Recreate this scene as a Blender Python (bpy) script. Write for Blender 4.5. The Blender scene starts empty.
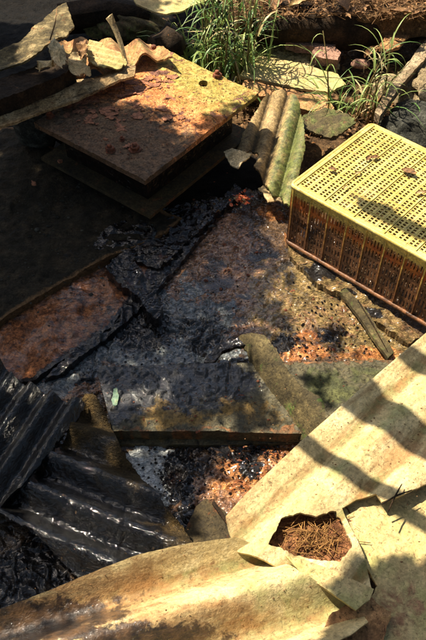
import bpy, bmesh, math, random
import numpy as np
from mathutils import Vector, Matrix, Euler
from mathutils.geometry import delaunay_2d_cdt

R = math.radians
rng = random.Random(7)
nrng = np.random.RandomState(7)
scene = bpy.context.scene
col = scene.collection

# ------------------------------------------------------------------ camera
CAM_H, PITCH, FPX = 1.5, 49.6, 740.0          # camera height (m), degrees below horizontal, focal length in photo pixels
cam_data = bpy.data.cameras.new("camera")
cam = bpy.data.objects.new("camera", cam_data)
col.objects.link(cam)
cam.location = (0, 0, CAM_H)
cam.rotation_euler = (R(90 - PITCH), 0, 0)
cam_data.sensor_fit = 'VERTICAL'
cam_data.sensor_height = 36.0
cam_data.lens = FPX / 640.0 * 36.0
cam_data.clip_start = 0.02
cam_data.clip_end = 3000
scene.camera = cam

# ------------------------------------------------------------------ light
SUN_AZ, SUN_EL = 144.0, 55.0                   # direction towards the sun, degrees from +X, and elevation
world = bpy.data.worlds.new("World")
scene.world = world
world.use_nodes = True
wn = world.node_tree
bg = wn.nodes['Background']
sky = wn.nodes.new('ShaderNodeTexSky')
sky.sky_type = 'NISHITA'
sky.sun_disc = False
sky.sun_elevation = R(SUN_EL)
sky.sun_rotation = R(90 - SUN_AZ)
sky.dust_density = 2.5
sky.ozone_density = 0.8
wn.links.new(sky.outputs[0], bg.inputs[0])
bg.inputs[1].default_value = 0.095
sd = bpy.data.lights.new("sun", 'SUN')
sd.energy = 5.0
sd.angle = R(0.45)
sd.color = (1.0, 0.88, 0.70)
sun = bpy.data.objects.new("sun", sd)
col.objects.link(sun)
SV = Vector((math.cos(R(SUN_EL)) * math.cos(R(SUN_AZ)), math.cos(R(SUN_EL)) * math.sin(R(SUN_AZ)), math.sin(R(SUN_EL))))
sun.rotation_euler = (-SV).to_track_quat('-Z', 'Y').to_euler()
sun.location = SV * 8
scene.view_settings.view_transform = 'Standard'
scene.view_settings.look = 'None'
scene.view_settings.gamma = 1.0
scene.view_settings.exposure = 1.08
scene.cycles.max_bounces = 6
scene.cycles.diffuse_bounces = 3
scene.cycles.use_denoising = True
scene.cycles.denoising_prefilter = 'ACCURATE'
scene.cycles.sample_clamp_indirect = 4.0
scene.cycles.use_adaptive_sampling = False

# ------------------------------------------------------------------ helpers: photo measurement -> metres
_t = R(PITCH)
CF = np.array([0, math.cos(_t), -math.sin(_t)])
CU = np.array([0, math.sin(_t), math.cos(_t)])


def P(px, py, z=0.0):
    """the point of the place, at height z, that was measured at (px, py) in the photograph"""
    d = CF + np.array([1, 0, 0]) * (px - 213) / FPX - CU * (py - 320) / FPX
    return np.array([0, 0, CAM_H]) + d * ((z - CAM_H) / d[2])


def on(px, py, h):
    z = 0.1
    for _ in range(14):
        p = P(px, py, z)
        z = 0.4 * z + 0.6 * float(h(np.array([p[0]]), np.array([p[1]]))[0])
    p = P(px, py, z)
    return p


def mpp(px, py, z=0.0):
    """metres per photo pixel across, and in depth, at that point"""
    a, b, c = P(px, py, z), P(px + 1, py, z), P(px, py - 1, z)
    return b[0] - a[0], c[1] - a[1]


# ------------------------------------------------------------------ noise
def _hash(ix, iy, seed):
    n = (ix.astype(np.int64) * 374761393 + iy.astype(np.int64) * 668265263 + seed * 974634777) & 0xFFFFFFFF
    n = ((n ^ (n >> 13)) * 1274126177) & 0xFFFFFFFF
    n = n ^ (n >> 16)
    return (n & 0xFFFFFF) / float(0xFFFFFF)


def vn(x, y, seed=0):
    ix, iy = np.floor(x), np.floor(y)
    fx, fy = x - ix, y - iy
    fx, fy = fx * fx * fx * (fx * (fx * 6 - 15) + 10), fy * fy * fy * (fy * (fy * 6 - 15) + 10)
    a, b = _hash(ix, iy, seed), _hash(ix + 1, iy, seed)
    c, d = _hash(ix, iy + 1, seed), _hash(ix + 1, iy + 1, seed)
    return (a + (b - a) * fx) * (1 - fy) + (c + (d - c) * fx) * fy


def fbm(x, y, scale, octv=4, seed=0, rough=0.5):
    """0..1, mean .5; scale = features per metre"""
    s, a, t = 0, 1.0, 0
    for k in range(octv):
        s = s + a * vn(x * scale + 17.3 * k, y * scale - 9.1 * k, seed + k)
        t += a
        a *= rough
        scale *= 2.03
    return s / t


def ridged(x, y, scale, seed=0, octv=3):
    s, a, t = 0, 1.0, 0
    for k in range(octv):
        s = s + a * (1 - np.abs(2 * vn(x * scale + 3.7 * k, y * scale + 5.1 * k, seed + k) - 1))
        t += a
        a *= 0.5
        scale *= 2.1
    return s / t


def sstep(a, b, x):
    t = np.clip((x - a) / (b - a), 0, 1)
    return t * t * (3 - 2 * t)


def inside(x, y, poly):
    r = np.zeros(np.shape(x), bool)
    n = len(poly)
    for i in range(n):
        x0, y0 = poly[i][0], poly[i][1]
        x1, y1 = poly[(i + 1) % n][0], poly[(i + 1) % n][1]
        if y0 == y1:
            continue
        c = ((y0 > y) != (y1 > y)) & (x < (x1 - x0) * (y - y0) / (y1 - y0) + x0)
        r ^= c
    return r


def edge_dist(x, y, poly):
    d = np.full(np.shape(x), 1e9)
    n = len(poly)
    for i in range(n):
        a, b = np.array(poly[i][:2]), np.array(poly[(i + 1) % n][:2])
        ab = b - a
        L = max(ab @ ab, 1e-12)
        t = np.clip(((x - a[0]) * ab[0] + (y - a[1]) * ab[1]) / L, 0, 1)
        d = np.minimum(d, np.hypot(x - a[0] - t * ab[0], y - a[1] - t * ab[1]))
    return d


def blobs(x, y, lst, z=0.02):
    """soft patches: (px, py, rx, ry) measured in the photo, laid out on the ground"""
    m = np.zeros(np.shape(x))
    wx = x + (fbm(x, y, 16, 3, 301) - .5) * .05
    wy = y + (fbm(x, y, 16, 3, 302) - .5) * .05
    x, y = wx + (fbm(x, y, 70, 2, 303) - .5) * .022, wy + (fbm(x, y, 70, 2, 304) - .5) * .022
    for b in lst:
        p = P(b[0], b[1], z)
        sx, sy = mpp(b[0], b[1], z)
        st = b[4] if len(b) > 4 else 1.0
        ang = R(b[5]) if len(b) > 5 else 0
        dx, dy = (x - p[0]) / sx, (y - p[1]) / sy
        ex, ey = dx * math.cos(ang) + dy * math.sin(ang), -dx * math.sin(ang) + dy * math.cos(ang)
        r = np.hypot(ex / b[2], ey / b[3])
        m = np.maximum(m, st * np.clip(1.5 - r, 0, 1))
    return m


# ------------------------------------------------------------------ materials
def lin(r, g, b, k=1.0):
    f = lambda c: ((c / 255 + 0.055) / 1.055) ** 2.4 if c > 10 else c / 255 / 12.92
    q = [f(r), f(g), f(b)]
    y = .3 * q[0] + .59 * q[1] + .11 * q[2]
    return tuple(max(0, y + (v - y) * .96) * k for v in q) + (1,)


class NT:
    def __init__(s, name):
        s.m = bpy.data.materials.new(name)
        s.m.use_nodes = True
        s.t = s.m.node_tree
        s.b = s.t.nodes['Principled BSDF']

    def n(s, typ, **kw):
        o = s.t.nodes.new('ShaderNode' + typ)
        for k, v in kw.items():
            setattr(o, k, v)
        return o

    def l(s, a, b):
        if isinstance(a, (int, float)):
            b.default_value = a
        elif isinstance(a, tuple):
            b.default_value = a
        else:
            s.t.links.new(a, b)

    def noise(s, vec, scale, detail=5, rough=0.55, dist=0.0):
        o = s.n('TexNoise')
        s.l(vec, o.inputs['Vector'])
        o.inputs['Scale'].default_value = scale
        o.inputs['Detail'].default_value = detail
        o.inputs['Roughness'].default_value = rough
        o.inputs['Distortion'].default_value = dist
        return o.outputs['Fac']

    def vor(s, vec, scale, feature='F1', rnd=1.0):
        o = s.n('TexVoronoi', feature=feature)
        s.l(vec, o.inputs['Vector'])
        o.inputs['Scale'].default_value = scale
        o.inputs['Randomness'].default_value = rnd
        return o

    def map(s, x, a, b, c=0.0, d=1.0, smooth=True):
        o = s.n('MapRange')
        o.interpolation_type = 'SMOOTHSTEP' if smooth else 'LINEAR'
        s.l(x, o.inputs['Value'])
        o.inputs['From Min'].default_value = a
        o.inputs['From Max'].default_value = b
        o.inputs['To Min'].default_value = c
        o.inputs['To Max'].default_value = d
        return o.outputs['Result']

    def ma(s, op, a, b=0.0):
        o = s.n('Math', operation=op)
        s.l(a, o.inputs[0])
        s.l(b, o.inputs[1])
        return o.outputs[0]

    def mix(s, f, a, b):
        o = s.n('Mix', data_type='RGBA')
        s.l(f, o.inputs[0])
        s.l(a, o.inputs[6])
        s.l(b, o.inputs[7])
        return o.outputs[2]

    def mixf(s, f, a, b):
        o = s.n('Mix', data_type='FLOAT')
        s.l(f, o.inputs[0])
        s.l(a, o.inputs[2])
        s.l(b, o.inputs[3])
        return o.outputs[0]

    def ramp(s, f, stops):
        o = s.n('ValToRGB')
        e = o.color_ramp.elements
        while len(e) < len(stops):
            e.new(0.5)
        for el, (p, c) in zip(e, stops):
            el.position = p
            el.color = c
        s.l(f, o.inputs[0])
        return o.outputs[0]

    def attr(s, name, vec=False):
        o = s.n('Attribute', attribute_name=name)
        return o.outputs['Vector'] if vec else o.outputs['Fac']

    def scale_vec(s, vec, sc, off=(0, 0, 0)):
        o = s.n('Mapping')
        s.l(vec, o.inputs[0])
        o.inputs['Scale'].default_value = sc
        o.inputs['Location'].default_value = off
        return o.outputs[0]


def grime(name, base, layers=(), rough=0.8, scale=12, bump=0.3, bscale=120, coords='obj', spec=0.5, seed=0, bdist=0.004,
          metallic=0.0, var=0.35, trans=0.0, crink=None, wet=None, pit=.6, mott=.42):
    """base = list of colours blended by noise. layers = dicts: c colour (or two), s scale, t (lo, hi) threshold, r roughness,
    a attribute that carries the patch, st stretch, k noise weight on the attribute, b bump height."""
    g = NT(name)
    if coords == 'obj':
        vec = g.n('TexCoord').outputs['Object']
    else:
        vec = g.attr('crd', True)
    vec = g.scale_vec(vec, (1, 1, 1), (seed * 3.1, seed * 1.7, seed * 0.9))
    f = g.noise(vec, scale, 7, 0.6, 0.3)
    stops = [(0.3 + 0.4 * i / max(1, len(base) - 1), c) for i, c in enumerate(base)]
    c = g.ramp(f, stops)
    # fine value variation
    fine = g.noise(vec, scale * 13, 3, 0.7)
    o = g.n('HueSaturation')
    g.l(g.map(fine, 0.25, 0.75, 1 - var, 1 + var, False), o.inputs['Value'])
    g.l(c, o.inputs['Color'])
    c = o.outputs[0]
    m1 = g.noise(vec, 62, 6, .78, .5)
    m2 = g.noise(vec, 170, 3, .7)
    r = rough
    h = g.noise(vec, bscale, 5, 0.65)
    rds = []
    if crink:                       # glossy wrinkles: (scale, weight, stretch)
        cv = g.scale_vec(vec, crink[2] if len(crink) > 2 else (1, 1, 1))
        for q, (sc_, w_) in enumerate(((crink[0], crink[1]), (crink[0] * 2.3, crink[1] * .5))):
            nz = g.noise(cv, sc_, 2, .5, 1.6)
            rd = g.map(g.ma('ABSOLUTE', g.ma('SUBTRACT', nz, .5)), 0, .11, 1, 0)
            h = g.ma('ADD', h, g.ma('MULTIPLY', rd, w_))
            rds.append(rd)
    for i, L in enumerate(layers):
        v2 = g.scale_vec(vec, L.get('st', (1, 1, 1)), (i * 5.3 + seed, i * 2.1, i))
        if L.get('vor'):
            vo = g.vor(v2, L['s'])
            n = g.ma('SUBTRACT', 1.0, vo.outputs['Distance'])
        else:
            n = g.noise(v2, L['s'], L.get('d', 8), L.get('nr', 0.72), L.get('dist', 0.4))
        if 'a' in L:
            n = g.ma('ADD', g.attr(L['a']), g.ma('MULTIPLY', g.ma('SUBTRACT', n, 0.5), L.get('k', 1.2)))
        m = g.map(n, L['t'][0], L['t'][1])
        if 'am' in L:
            m = g.ma('MULTIPLY', m, g.map(g.attr(L['am']), 0.2, 0.6))
        if 'o' in L:
            m = g.ma('MULTIPLY', m, L['o'])
        lc = L['c']
        if isinstance(lc, list):
            lc = g.mix(g.map(g.noise(vec, L.get('s2', 40), 4), 0.35, 0.65), lc[0], lc[1])
        c = g.mix(m, c, lc)
        if 'r' in L:
            r = g.mixf(m, r, L['r'])
        if L.get('b'):
            h = g.ma('ADD', h, g.ma('MULTIPLY', m, L['b']))
    # mottling of grime a few millimetres across, and small dark pits
    o = g.n('HueSaturation')
    g.l(g.ma('MULTIPLY', g.map(m1, .36, .64, 1 - mott, 1 + mott * .8, False), g.map(m2, .35, .65, 1 - mott * .6, 1 + mott * .5, False)), o.inputs['Value'])
    g.l(c, o.inputs['Color'])
    c = o.outputs[0]
    if pit:
        pn = g.noise(vec, 118, 4, .7, .8)
        pm = g.map(pn, .585, .64)
        c = g.mix(g.ma('MULTIPLY', pm, pit), c, lin(34, 27, 21))
        h = g.ma('SUBTRACT', h, g.ma('MULTIPLY', pm, .5))
    if wet:                          # a film of liquid with its own ripples: (amount, ripple scale, strength[, attribute])
        wm = g.map(g.noise(vec, 11, 5, .65), .5 - wet[0] * .3, .62 - wet[0] * .3)
        if len(wet) > 3:
            wm = g.ma('MULTIPLY', wm, g.map(g.attr(wet[3]), .2, .7))
        g.l(wm, g.b.inputs['Coat Weight'])
        g.b.inputs['Coat Roughness'].default_value = .05
        g.b.inputs['Coat IOR'].default_value = 1.5
        rp = g.n('Bump')
        rp.inputs['Strength'].default_value = wet[2]
        rp.inputs['Distance'].default_value = .006
        rv = g.noise(g.scale_vec(vec, (.8, 1.4, 1)), wet[1], 3, .55, 1.2)
        g.l(g.ma('ADD', rv, g.ma('MULTIPLY', m1, .06)), rp.inputs['Height'])
        g.l(rp.outputs[0], g.b.inputs['Coat Normal'])
    if crink and len(crink) > 3:
        for q, rd in enumerate(rds):
            c = g.mix(g.ma('MULTIPLY', rd, crink[3] * (1 - .35 * q)), c, lin(24, 20, 18))
    g.l(c, g.b.inputs['Base Color'])
    g.l(r, g.b.inputs['Roughness'])
    g.b.inputs['Specular IOR Level'].default_value = spec
    g.b.inputs['Metallic'].default_value = metallic
    if trans:
        g.b.inputs['Subsurface Weight'].default_value = 0
    bp = g.n('Bump')
    bp.inputs['Strength'].default_value = bump
    bp.inputs['Distance'].default_value = bdist
    g.l(h, bp.inputs['Height'])
    g.l(bp.outputs[0], g.b.inputs['Normal'])
    return g.m


M = {}
RUST = lin(150, 78, 40)
RUST_BR = lin(196, 104, 48)
DRUST = lin(72, 40, 28)
M['ground'] = grime('earth', [lin(56, 42, 28), lin(96, 74, 50), lin(136, 106, 70)], [
    dict(c=[lin(178, 116, 62), lin(206, 170, 110)], s=55, t=(.55, .66), r=.85, b=.6),
    dict(c=lin(40, 32, 22), s=18, t=(.56, .68), r=.9),
    dict(c=[lin(12, 11, 9), lin(24, 20, 15)], a='wetm', s=20, t=(.25, .5), k=.7, r=.8),  # wet earth, and black standing in for deep shadow at the far left
], rough=.9, scale=9, bump=.8, bscale=160, bdist=.01, spec=.15)
M['floor'] = grime('wet_floor', [lin(56, 44, 32), lin(98, 76, 54), lin(134, 106, 78)], [
    dict(c=[lin(156, 110, 76), lin(194, 146, 106)], a='rustm', s=60, k=1.6, t=(.42, .62), r=.26, b=.25),
    dict(c=[lin(140, 120, 72), lin(182, 152, 96)], a='silt', s=34, k=2.0, t=(.4, .95), r=.3, b=.1),
    dict(c=[lin(108, 116, 118), lin(146, 152, 150)], a='paint', s=34, k=2.0, t=(.34, .5), r=.22, b=.25),  # flaked grey at the left; the middle patches are painted sky glints
    dict(c=[lin(206, 214, 212), lin(234, 238, 234)], a='white', s=34, k=1.2, t=(.3, .42), r=.4, b=.3),  # white floor patch, brightened to stand in for reflected sky
    dict(c=[lin(184, 110, 52), lin(224, 156, 88)], a='orange', s=44, k=1.7, t=(.4, .85), r=.45, b=.1),
    dict(c=[lin(24, 23, 23), lin(40, 37, 34)], a='tar', s=42, k=2.2, t=(.46, .56), r=.2, b=.7),
    dict(c=lin(26, 20, 18), s=75, t=(.60, .66), r=.22, b=.3),
    dict(c=lin(44, 46, 38), a='puddle', s=30, k=1.9, t=(.5, .9), r=.14, b=-.3, o=.85),
], rough=.24, scale=26, bump=.7, bscale=150, bdist=.005, spec=.15, var=.5, crink=(44, -.7, (.7, 1.5, 1), .45), wet=(1.0, 30, .9))
M['tar'] = grime('tar', [lin(10, 9, 9), lin(24, 17, 15), lin(52, 28, 22)], [
    dict(c=lin(84, 42, 30), s=40, t=(.6, .68), r=.35, b=.2),
    dict(c=lin(74, 78, 78), s=70, t=(.62, .7), r=.3),
], rough=.22, scale=30, bump=1.0, bscale=190, bdist=.007, spec=.15, crink=(60, 1.0, (1, 1.4, 1)), wet=(1.2, 44, .9))
M['slab'] = grime('dark_slab', [lin(30, 27, 19), lin(46, 41, 29), lin(68, 57, 40)], [
    dict(c=lin(112, 84, 52), a='edge', s=30, k=1.1, t=(.5, .8), r=.7),
    dict(c=lin(20, 20, 17), s=16, t=(.6, .68), r=.5),
], rough=.8, scale=22, bump=1.0, bscale=130, bdist=.008, spec=.18)
M['rust_strip'] = grime('rusty_strip', [lin(76, 48, 30), lin(146, 88, 48), lin(190, 122, 70)], [
    dict(c=lin(52, 36, 28), s=16, t=(.56, .66), r=.5, b=-.2),
    dict(c=[lin(80, 80, 80), lin(104, 98, 92)], s=24, t=(.64, .68), r=.3, b=.3),
    dict(c=lin(30, 24, 22), a='edge', s=40, k=1.3, t=(.55, .7), r=.3, b=.4),
], rough=.55, scale=34, bump=1.0, bscale=90, bdist=.008, spec=.2, mott=.6, wet=(.35, 50, .9))
M['plate'] = grime('rusty_plate', [lin(172, 104, 56), lin(218, 142, 84), lin(232, 176, 116)], [
    dict(c=[lin(160, 140, 66), lin(184, 166, 92)], a='moss', s=30, k=1.9, t=(.42, 1.0), r=.9, b=.1),
    dict(c=[lin(112, 76, 64), lin(150, 104, 84)], s=20, t=(.56, .60), r=.7, b=.5, dist=1.2),
    dict(c=[lin(84, 76, 62), lin(104, 86, 66)], a='grey', s=28, k=2.2, t=(.45, .9), r=.6, b=.2, o=.9),  # grey-brown corner, shade put into the plate's colour
    dict(c=lin(52, 28, 20), s=130, t=(.62, .68), r=.9, b=-.3),
    dict(c=lin(58, 44, 30), s=46, t=(.66, .7), r=.9),
], rough=.9, scale=13, bump=.9, bscale=190, bdist=.004, spec=.15, var=.45)
M['plate_low'] = grime('dirty_plate', [lin(44, 38, 26), lin(66, 56, 34), lin(84, 66, 36)], [
    dict(c=lin(108, 62, 34), s=22, t=(.57, .66), r=.8, b=.2),
], rough=.8, scale=12, bump=.7, bscale=150, spec=.3)
M['bolt'] = grime('rusty_bolt', [lin(84, 44, 26), lin(132, 70, 38), lin(90, 60, 44)], rough=.8, scale=60, bump=.8, bscale=300, bdist=.002)
M['flake'] = grime('rust_flake', [lin(118, 80, 62), lin(160, 106, 76), lin(176, 112, 72)], [
    dict(c=lin(92, 90, 82), s=40, t=(.56, .66))], rough=.75, scale=30, bump=.6, bscale=240, bdist=.002, spec=.25)
M['beam'] = grime('mossy_beam', [lin(62, 60, 46), lin(84, 78, 54), lin(104, 94, 64)], [
    dict(c=[lin(116, 92, 44), lin(142, 112, 54)], a='ochre', s=38, k=2.4, t=(.5, 1.1), r=.6, b=.1),
    dict(c=[lin(66, 70, 44), lin(90, 92, 54)], a='moss', s=30, k=1.9, t=(.45, .95), r=.9, b=.3),
    dict(c=[lin(18, 18, 18), lin(36, 35, 34)], a='tar', s=34, k=2.3, t=(.4, .62), r=.3, b=.3),
    dict(c=[lin(140, 92, 50), lin(96, 70, 42)], a='orange', s=40, k=1.8, t=(.45, .9), r=.5, b=.2),
    dict(c=lin(96, 88, 74), s=110, t=(.66, .70), r=.6),
    dict(c=lin(22, 20, 18), s=48, t=(.64, .69), r=.3, b=-.3),
], rough=.5, scale=26, bump=.9, bscale=170, bdist=.004, spec=.4, var=.45, wet=(.9, 60, .8, 'tar'))
YEL = [lin(188, 162, 110), lin(210, 188, 132), lin(226, 211, 162)]
M['yellow'] = grime('weathered_sheet', YEL, [
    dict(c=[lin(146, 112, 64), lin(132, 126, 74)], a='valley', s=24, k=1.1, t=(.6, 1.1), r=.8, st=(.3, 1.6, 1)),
    dict(c=[lin(160, 156, 96), lin(182, 176, 120)], a='green', s=16, k=1.8, t=(.38, 1.0), r=.85, st=(1, 1, 1)),
    dict(c=[lin(168, 124, 72), lin(146, 98, 52)], a='stain', s=30, k=1.6, t=(.45, 1.2), r=.6, st=(.35, 1.6, 1), o=.8),
    dict(c=lin(134, 100, 64), s=60, t=(.58, .68), o=.8),
    dict(c=lin(150, 118, 74), s=20, t=(.5, .66), o=.6, st=(.25, 1.8, 1)),
    dict(c=lin(104, 84, 52), s=220, t=(.62, .68), o=.6),
    dict(c=lin(128, 132, 74), s=26, t=(.62, .70), o=.5, st=(.35, 1.6, 1)),
    dict(c=[lin(84, 64, 50), lin(106, 72, 52)], s=95, t=(.655, .69), r=.8, b=-.1),
    dict(c=[lin(52, 42, 32), lin(104, 78, 52)], a='dark', s=40, k=2.0, t=(.3, .65), r=.3, b=.5),
], rough=.78, scale=10, bump=.55, bscale=170, coords='crd', bdist=.004, spec=.3, var=.3, pit=.35, mott=.2, wet=(1.2, 80, 1.0, 'dark'))
M['yellow_flat'] = grime('weathered_flat_sheet', [lin(176, 148, 96), lin(204, 180, 124), lin(190, 174, 112)], [
    dict(c=[lin(150, 148, 84), lin(172, 166, 100)], s=14, t=(.40, .68), o=.8),
    dict(c=[lin(150, 110, 78), lin(170, 128, 92)], a='stain', s=40, k=1.8, t=(.5, .9), r=.8),
    dict(c=[lin(120, 78, 58), lin(142, 96, 68)], s=48, t=(.62, .66), r=.8),
    dict(c=lin(86, 60, 44), s=90, t=(.65, .69)),
], rough=.8, scale=10, bump=.6, bscale=190, bdist=.003, spec=.25, var=.18, pit=.4, mott=.26)
M['sheet_green'] = grime('algae_sheet', [lin(122, 100, 60), lin(156, 130, 82), lin(176, 150, 104)], [
    dict(c=[lin(70, 60, 34), lin(96, 76, 46)], a='valley', s=30, k=1.3, t=(.6, 1.1), r=.7),
    dict(c=[lin(78, 86, 36), lin(106, 112, 50)], a='green', s=24, k=1.7, t=(.45, 1.1), r=.6),
    dict(c=lin(92, 60, 40), s=40, t=(.62, .7)),
], rough=.7, scale=14, bump=.6, bscale=150, bdist=.003, spec=.4)
M['sheet_brown'] = grime('brown_sheet', [lin(122, 84, 52), lin(166, 122, 76), lin(196, 156, 106)], [
    dict(c=[lin(120, 112, 56), lin(140, 132, 70)], s=16, t=(.52, .68)),
    dict(c=lin(84, 50, 34), s=40, t=(.6, .68), b=-.2),
], rough=.8, scale=14, bump=.6, bscale=150, bdist=.003, spec=.25)
M['mossy'] = grime('mossy_fragment', [lin(60, 52, 34), lin(86, 76, 46), lin(108, 100, 58)], [
    dict(c=[lin(76, 84, 44), lin(98, 104, 56)], s=20, t=(.5, .62), r=.9, b=.3),
    dict(c=lin(100, 62, 44), s=30, t=(.6, .68)),
], rough=.8, scale=16, bump=.8, bscale=150, bdist=.004, spec=.3)
M['black_sheet'] = grime('tarred_sheet', [lin(8, 9, 9), lin(15, 16, 16), lin(26, 25, 23)], [
    dict(c=[lin(104, 76, 40), lin(72, 56, 32)], a='ochre', s=18, k=1.1, t=(.4, .9), r=.6),
    dict(c=lin(120, 66, 40), s=70, t=(.66, .7), r=.5),
    dict(c=lin(70, 74, 72), s=90, t=(.6, .7), r=.3, st=(.5, 1.5, 1)),
], rough=.13, scale=14, bump=1.0, bscale=220, coords='crd', bdist=.005, spec=.2, crink=(72, .9, (.7, 1.3, 1)), wet=(1.2, 52, .8))
M['olive_sheet'] = grime('olive_sheet', [lin(52, 44, 28), lin(76, 62, 36), lin(98, 78, 42)], [
    dict(c=[lin(9, 9, 9), lin(18, 17, 16)], a='tar', s=16, k=1.1, t=(.42, .72), r=.2),
    dict(c=lin(118, 88, 46), s=50, t=(.62, .69), r=.6),
    dict(c=lin(112, 60, 36), s=80, t=(.66, .7), r=.5),
], rough=.6, scale=15, bump=.9, bscale=180, coords='crd', bdist=.005, spec=.2, crink=(72, .7, (.7, 1.3, 1)), wet=(1.2, 52, .8, 'tar'))
M['curved'] = grime('curved_piece', [lin(48, 42, 26), lin(76, 66, 40), lin(112, 98, 62)], [
    dict(c=[lin(62, 82, 34), lin(86, 100, 44)], s=22, t=(.54, .66), r=.9),
    dict(c=lin(56, 46, 32), s=48, t=(.62, .69)),
], rough=.75, scale=15, bump=.8, bscale=170, bdist=.004, spec=.3)
M['crate_top'] = grime('yellow_plastic', [lin(204, 178, 82), lin(216, 194, 100), lin(222, 206, 128)], [
    dict(c=[lin(182, 136, 92), lin(158, 118, 84)], s=22, t=(.58, .66), r=.8, o=.75),
    dict(c=lin(150, 132, 66), s=9, t=(.5, .66), o=.55),
    dict(c=lin(128, 92, 56), s=70, t=(.6, .66), o=.7),
    dict(c=lin(236, 226, 170), s=20, t=(.6, .7), o=.6),
], rough=.5, scale=10, bump=.25, bscale=200, bdist=.002, spec=.45, var=.12, pit=.3, mott=.24)
M['crate_side'] = grime('stained_plastic', [lin(190, 142, 66), lin(170, 116, 56), lin(206, 160, 78)], [
    dict(c=[lin(204, 118, 38), lin(172, 82, 30)], a='rim', s=34, k=1.9, t=(.4, .9), r=.6),
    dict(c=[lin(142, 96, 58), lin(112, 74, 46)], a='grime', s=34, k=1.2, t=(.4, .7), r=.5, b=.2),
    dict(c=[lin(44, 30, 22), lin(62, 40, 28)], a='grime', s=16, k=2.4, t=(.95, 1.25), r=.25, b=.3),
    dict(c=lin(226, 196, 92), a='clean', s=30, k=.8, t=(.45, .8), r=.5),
], rough=.55, scale=16, bump=.5, bscale=220, bdist=.002, spec=.45)
M['wood'] = grime('grey_wood', [lin(96, 80, 60), lin(140, 120, 92), lin(190, 172, 138)], [
    dict(c=lin(60, 44, 32), s=24, t=(.56, .7), st=(.2, 3, 1))], rough=.8, scale=12, bump=.8, bscale=110, coords='crd', spec=.2)
M['pale_wood'] = grime('pale_wood', [lin(170, 146, 100), lin(206, 184, 138), lin(226, 208, 168)], [
    dict(c=lin(122, 90, 54), s=24, t=(.6, .7), st=(.2, 3, 1))], rough=.8, scale=14, bump=.5, bscale=120, spec=.2)
M['strip_wood'] = grime('weathered_strip', [lin(104, 78, 50), lin(168, 138, 94), lin(216, 192, 146)], [
    dict(c=lin(72, 56, 42), s=18, t=(.52, .66), st=(.3, 2.5, 1), b=-.2),
    dict(c=lin(150, 92, 52), s=26, t=(.62, .7))], rough=.8, scale=14, bump=.9, bscale=140, coords='crd', spec=.2)
M['dark_wood'] = grime('dark_wood', [lin(34, 26, 18), lin(52, 40, 27), lin(76, 56, 36)], [
    dict(c=lin(110, 72, 40), s=30, t=(.63, .7))], rough=.85, scale=14, bump=.9, bscale=120, bdist=.008, spec=.2)
M['mottled'] = grime('mottled_sheet', [lin(44, 38, 26), lin(96, 84, 54), lin(160, 142, 100)], [
    dict(c=[lin(60, 56, 38), lin(150, 96, 52)], s=26, t=(.56, .66))], rough=.8, scale=22, bump=.6, bscale=150, spec=.2)
M['litter_brown'] = grime('dry_leaf_brown', [lin(84, 60, 38), lin(138, 100, 62), lin(176, 140, 92)], rough=.7, scale=60, bump=.5, bscale=260, bdist=.002, spec=.3)
M['litter_orange'] = grime('dry_leaf_orange', [lin(184, 92, 36), lin(214, 124, 52), lin(196, 140, 84)], rough=.7, scale=60, bump=.5, bscale=260, bdist=.002, spec=.3)
M['litter_tan'] = grime('dry_leaf_tan', [lin(176, 146, 96), lin(206, 180, 128), lin(150, 112, 72)], rough=.7, scale=60, bump=.5, bscale=260, bdist=.002, spec=.3)
M['straw'] = grime('straw', [lin(120, 86, 44), lin(168, 124, 66), lin(104, 66, 34)], rough=.7, scale=80, bump=.3, spec=.3)
M['stone'] = grime('grey_stone', [lin(96, 82, 60), lin(146, 128, 96), lin(184, 166, 128)], [
    dict(c=lin(64, 58, 46), s=22, t=(.56, .7), b=-.3), dict(c=lin(96, 104, 58), s=16, t=(.6, .7))],
    rough=.9, scale=18, bump=1.0, bscale=90, bdist=.012, spec=.2)
M['stone_dark'] = grime('dark_gritty_stone', [lin(38, 40, 36), lin(60, 60, 52), lin(92, 92, 82)], [
    dict(c=lin(140, 140, 130), s=70, t=(.64, .7), b=.4)], rough=.9, scale=30, bump=1.0, bscale=110, bdist=.012, spec=.25)
M['pink_stone'] = grime('pinkish_stone', [lin(130, 98, 80), lin(162, 124, 104), lin(150, 120, 98)], rough=.85, scale=16, bump=.7, bscale=130, spec=.2)
M['gravel'] = grime('gravel_bits', [lin(128, 118, 78), lin(172, 156, 112), lin(200, 180, 134)], rough=.9, scale=40, bump=.5, spec=.2)
M['green_chip'] = grime('green_glass_chip', [lin(56, 84, 62), lin(92, 128, 98), lin(120, 124, 84)], rough=.25, scale=60, bump=.3, spec=.6)
M['red_bits'] = grime('red_flakes', [lin(196, 62, 24), lin(222, 110, 60), lin(232, 196, 160)], rough=.5, scale=90, bump=.5, spec=.4)
M['straw_bed'] = grime('brown_bed', [lin(88, 56, 34), lin(136, 90, 56), lin(170, 120, 78)], [dict(c=lin(46, 34, 26), s=50, t=(.58, .66))],
                       rough=.85, scale=26, bump=1.0, bscale=150, bdist=.006, spec=.2)
M['bark'] = grime('tree_bark', [lin(60, 48, 36), lin(92, 76, 58)], rough=.9, scale=20, bump=.9, bscale=60, bdist=.02)


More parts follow.
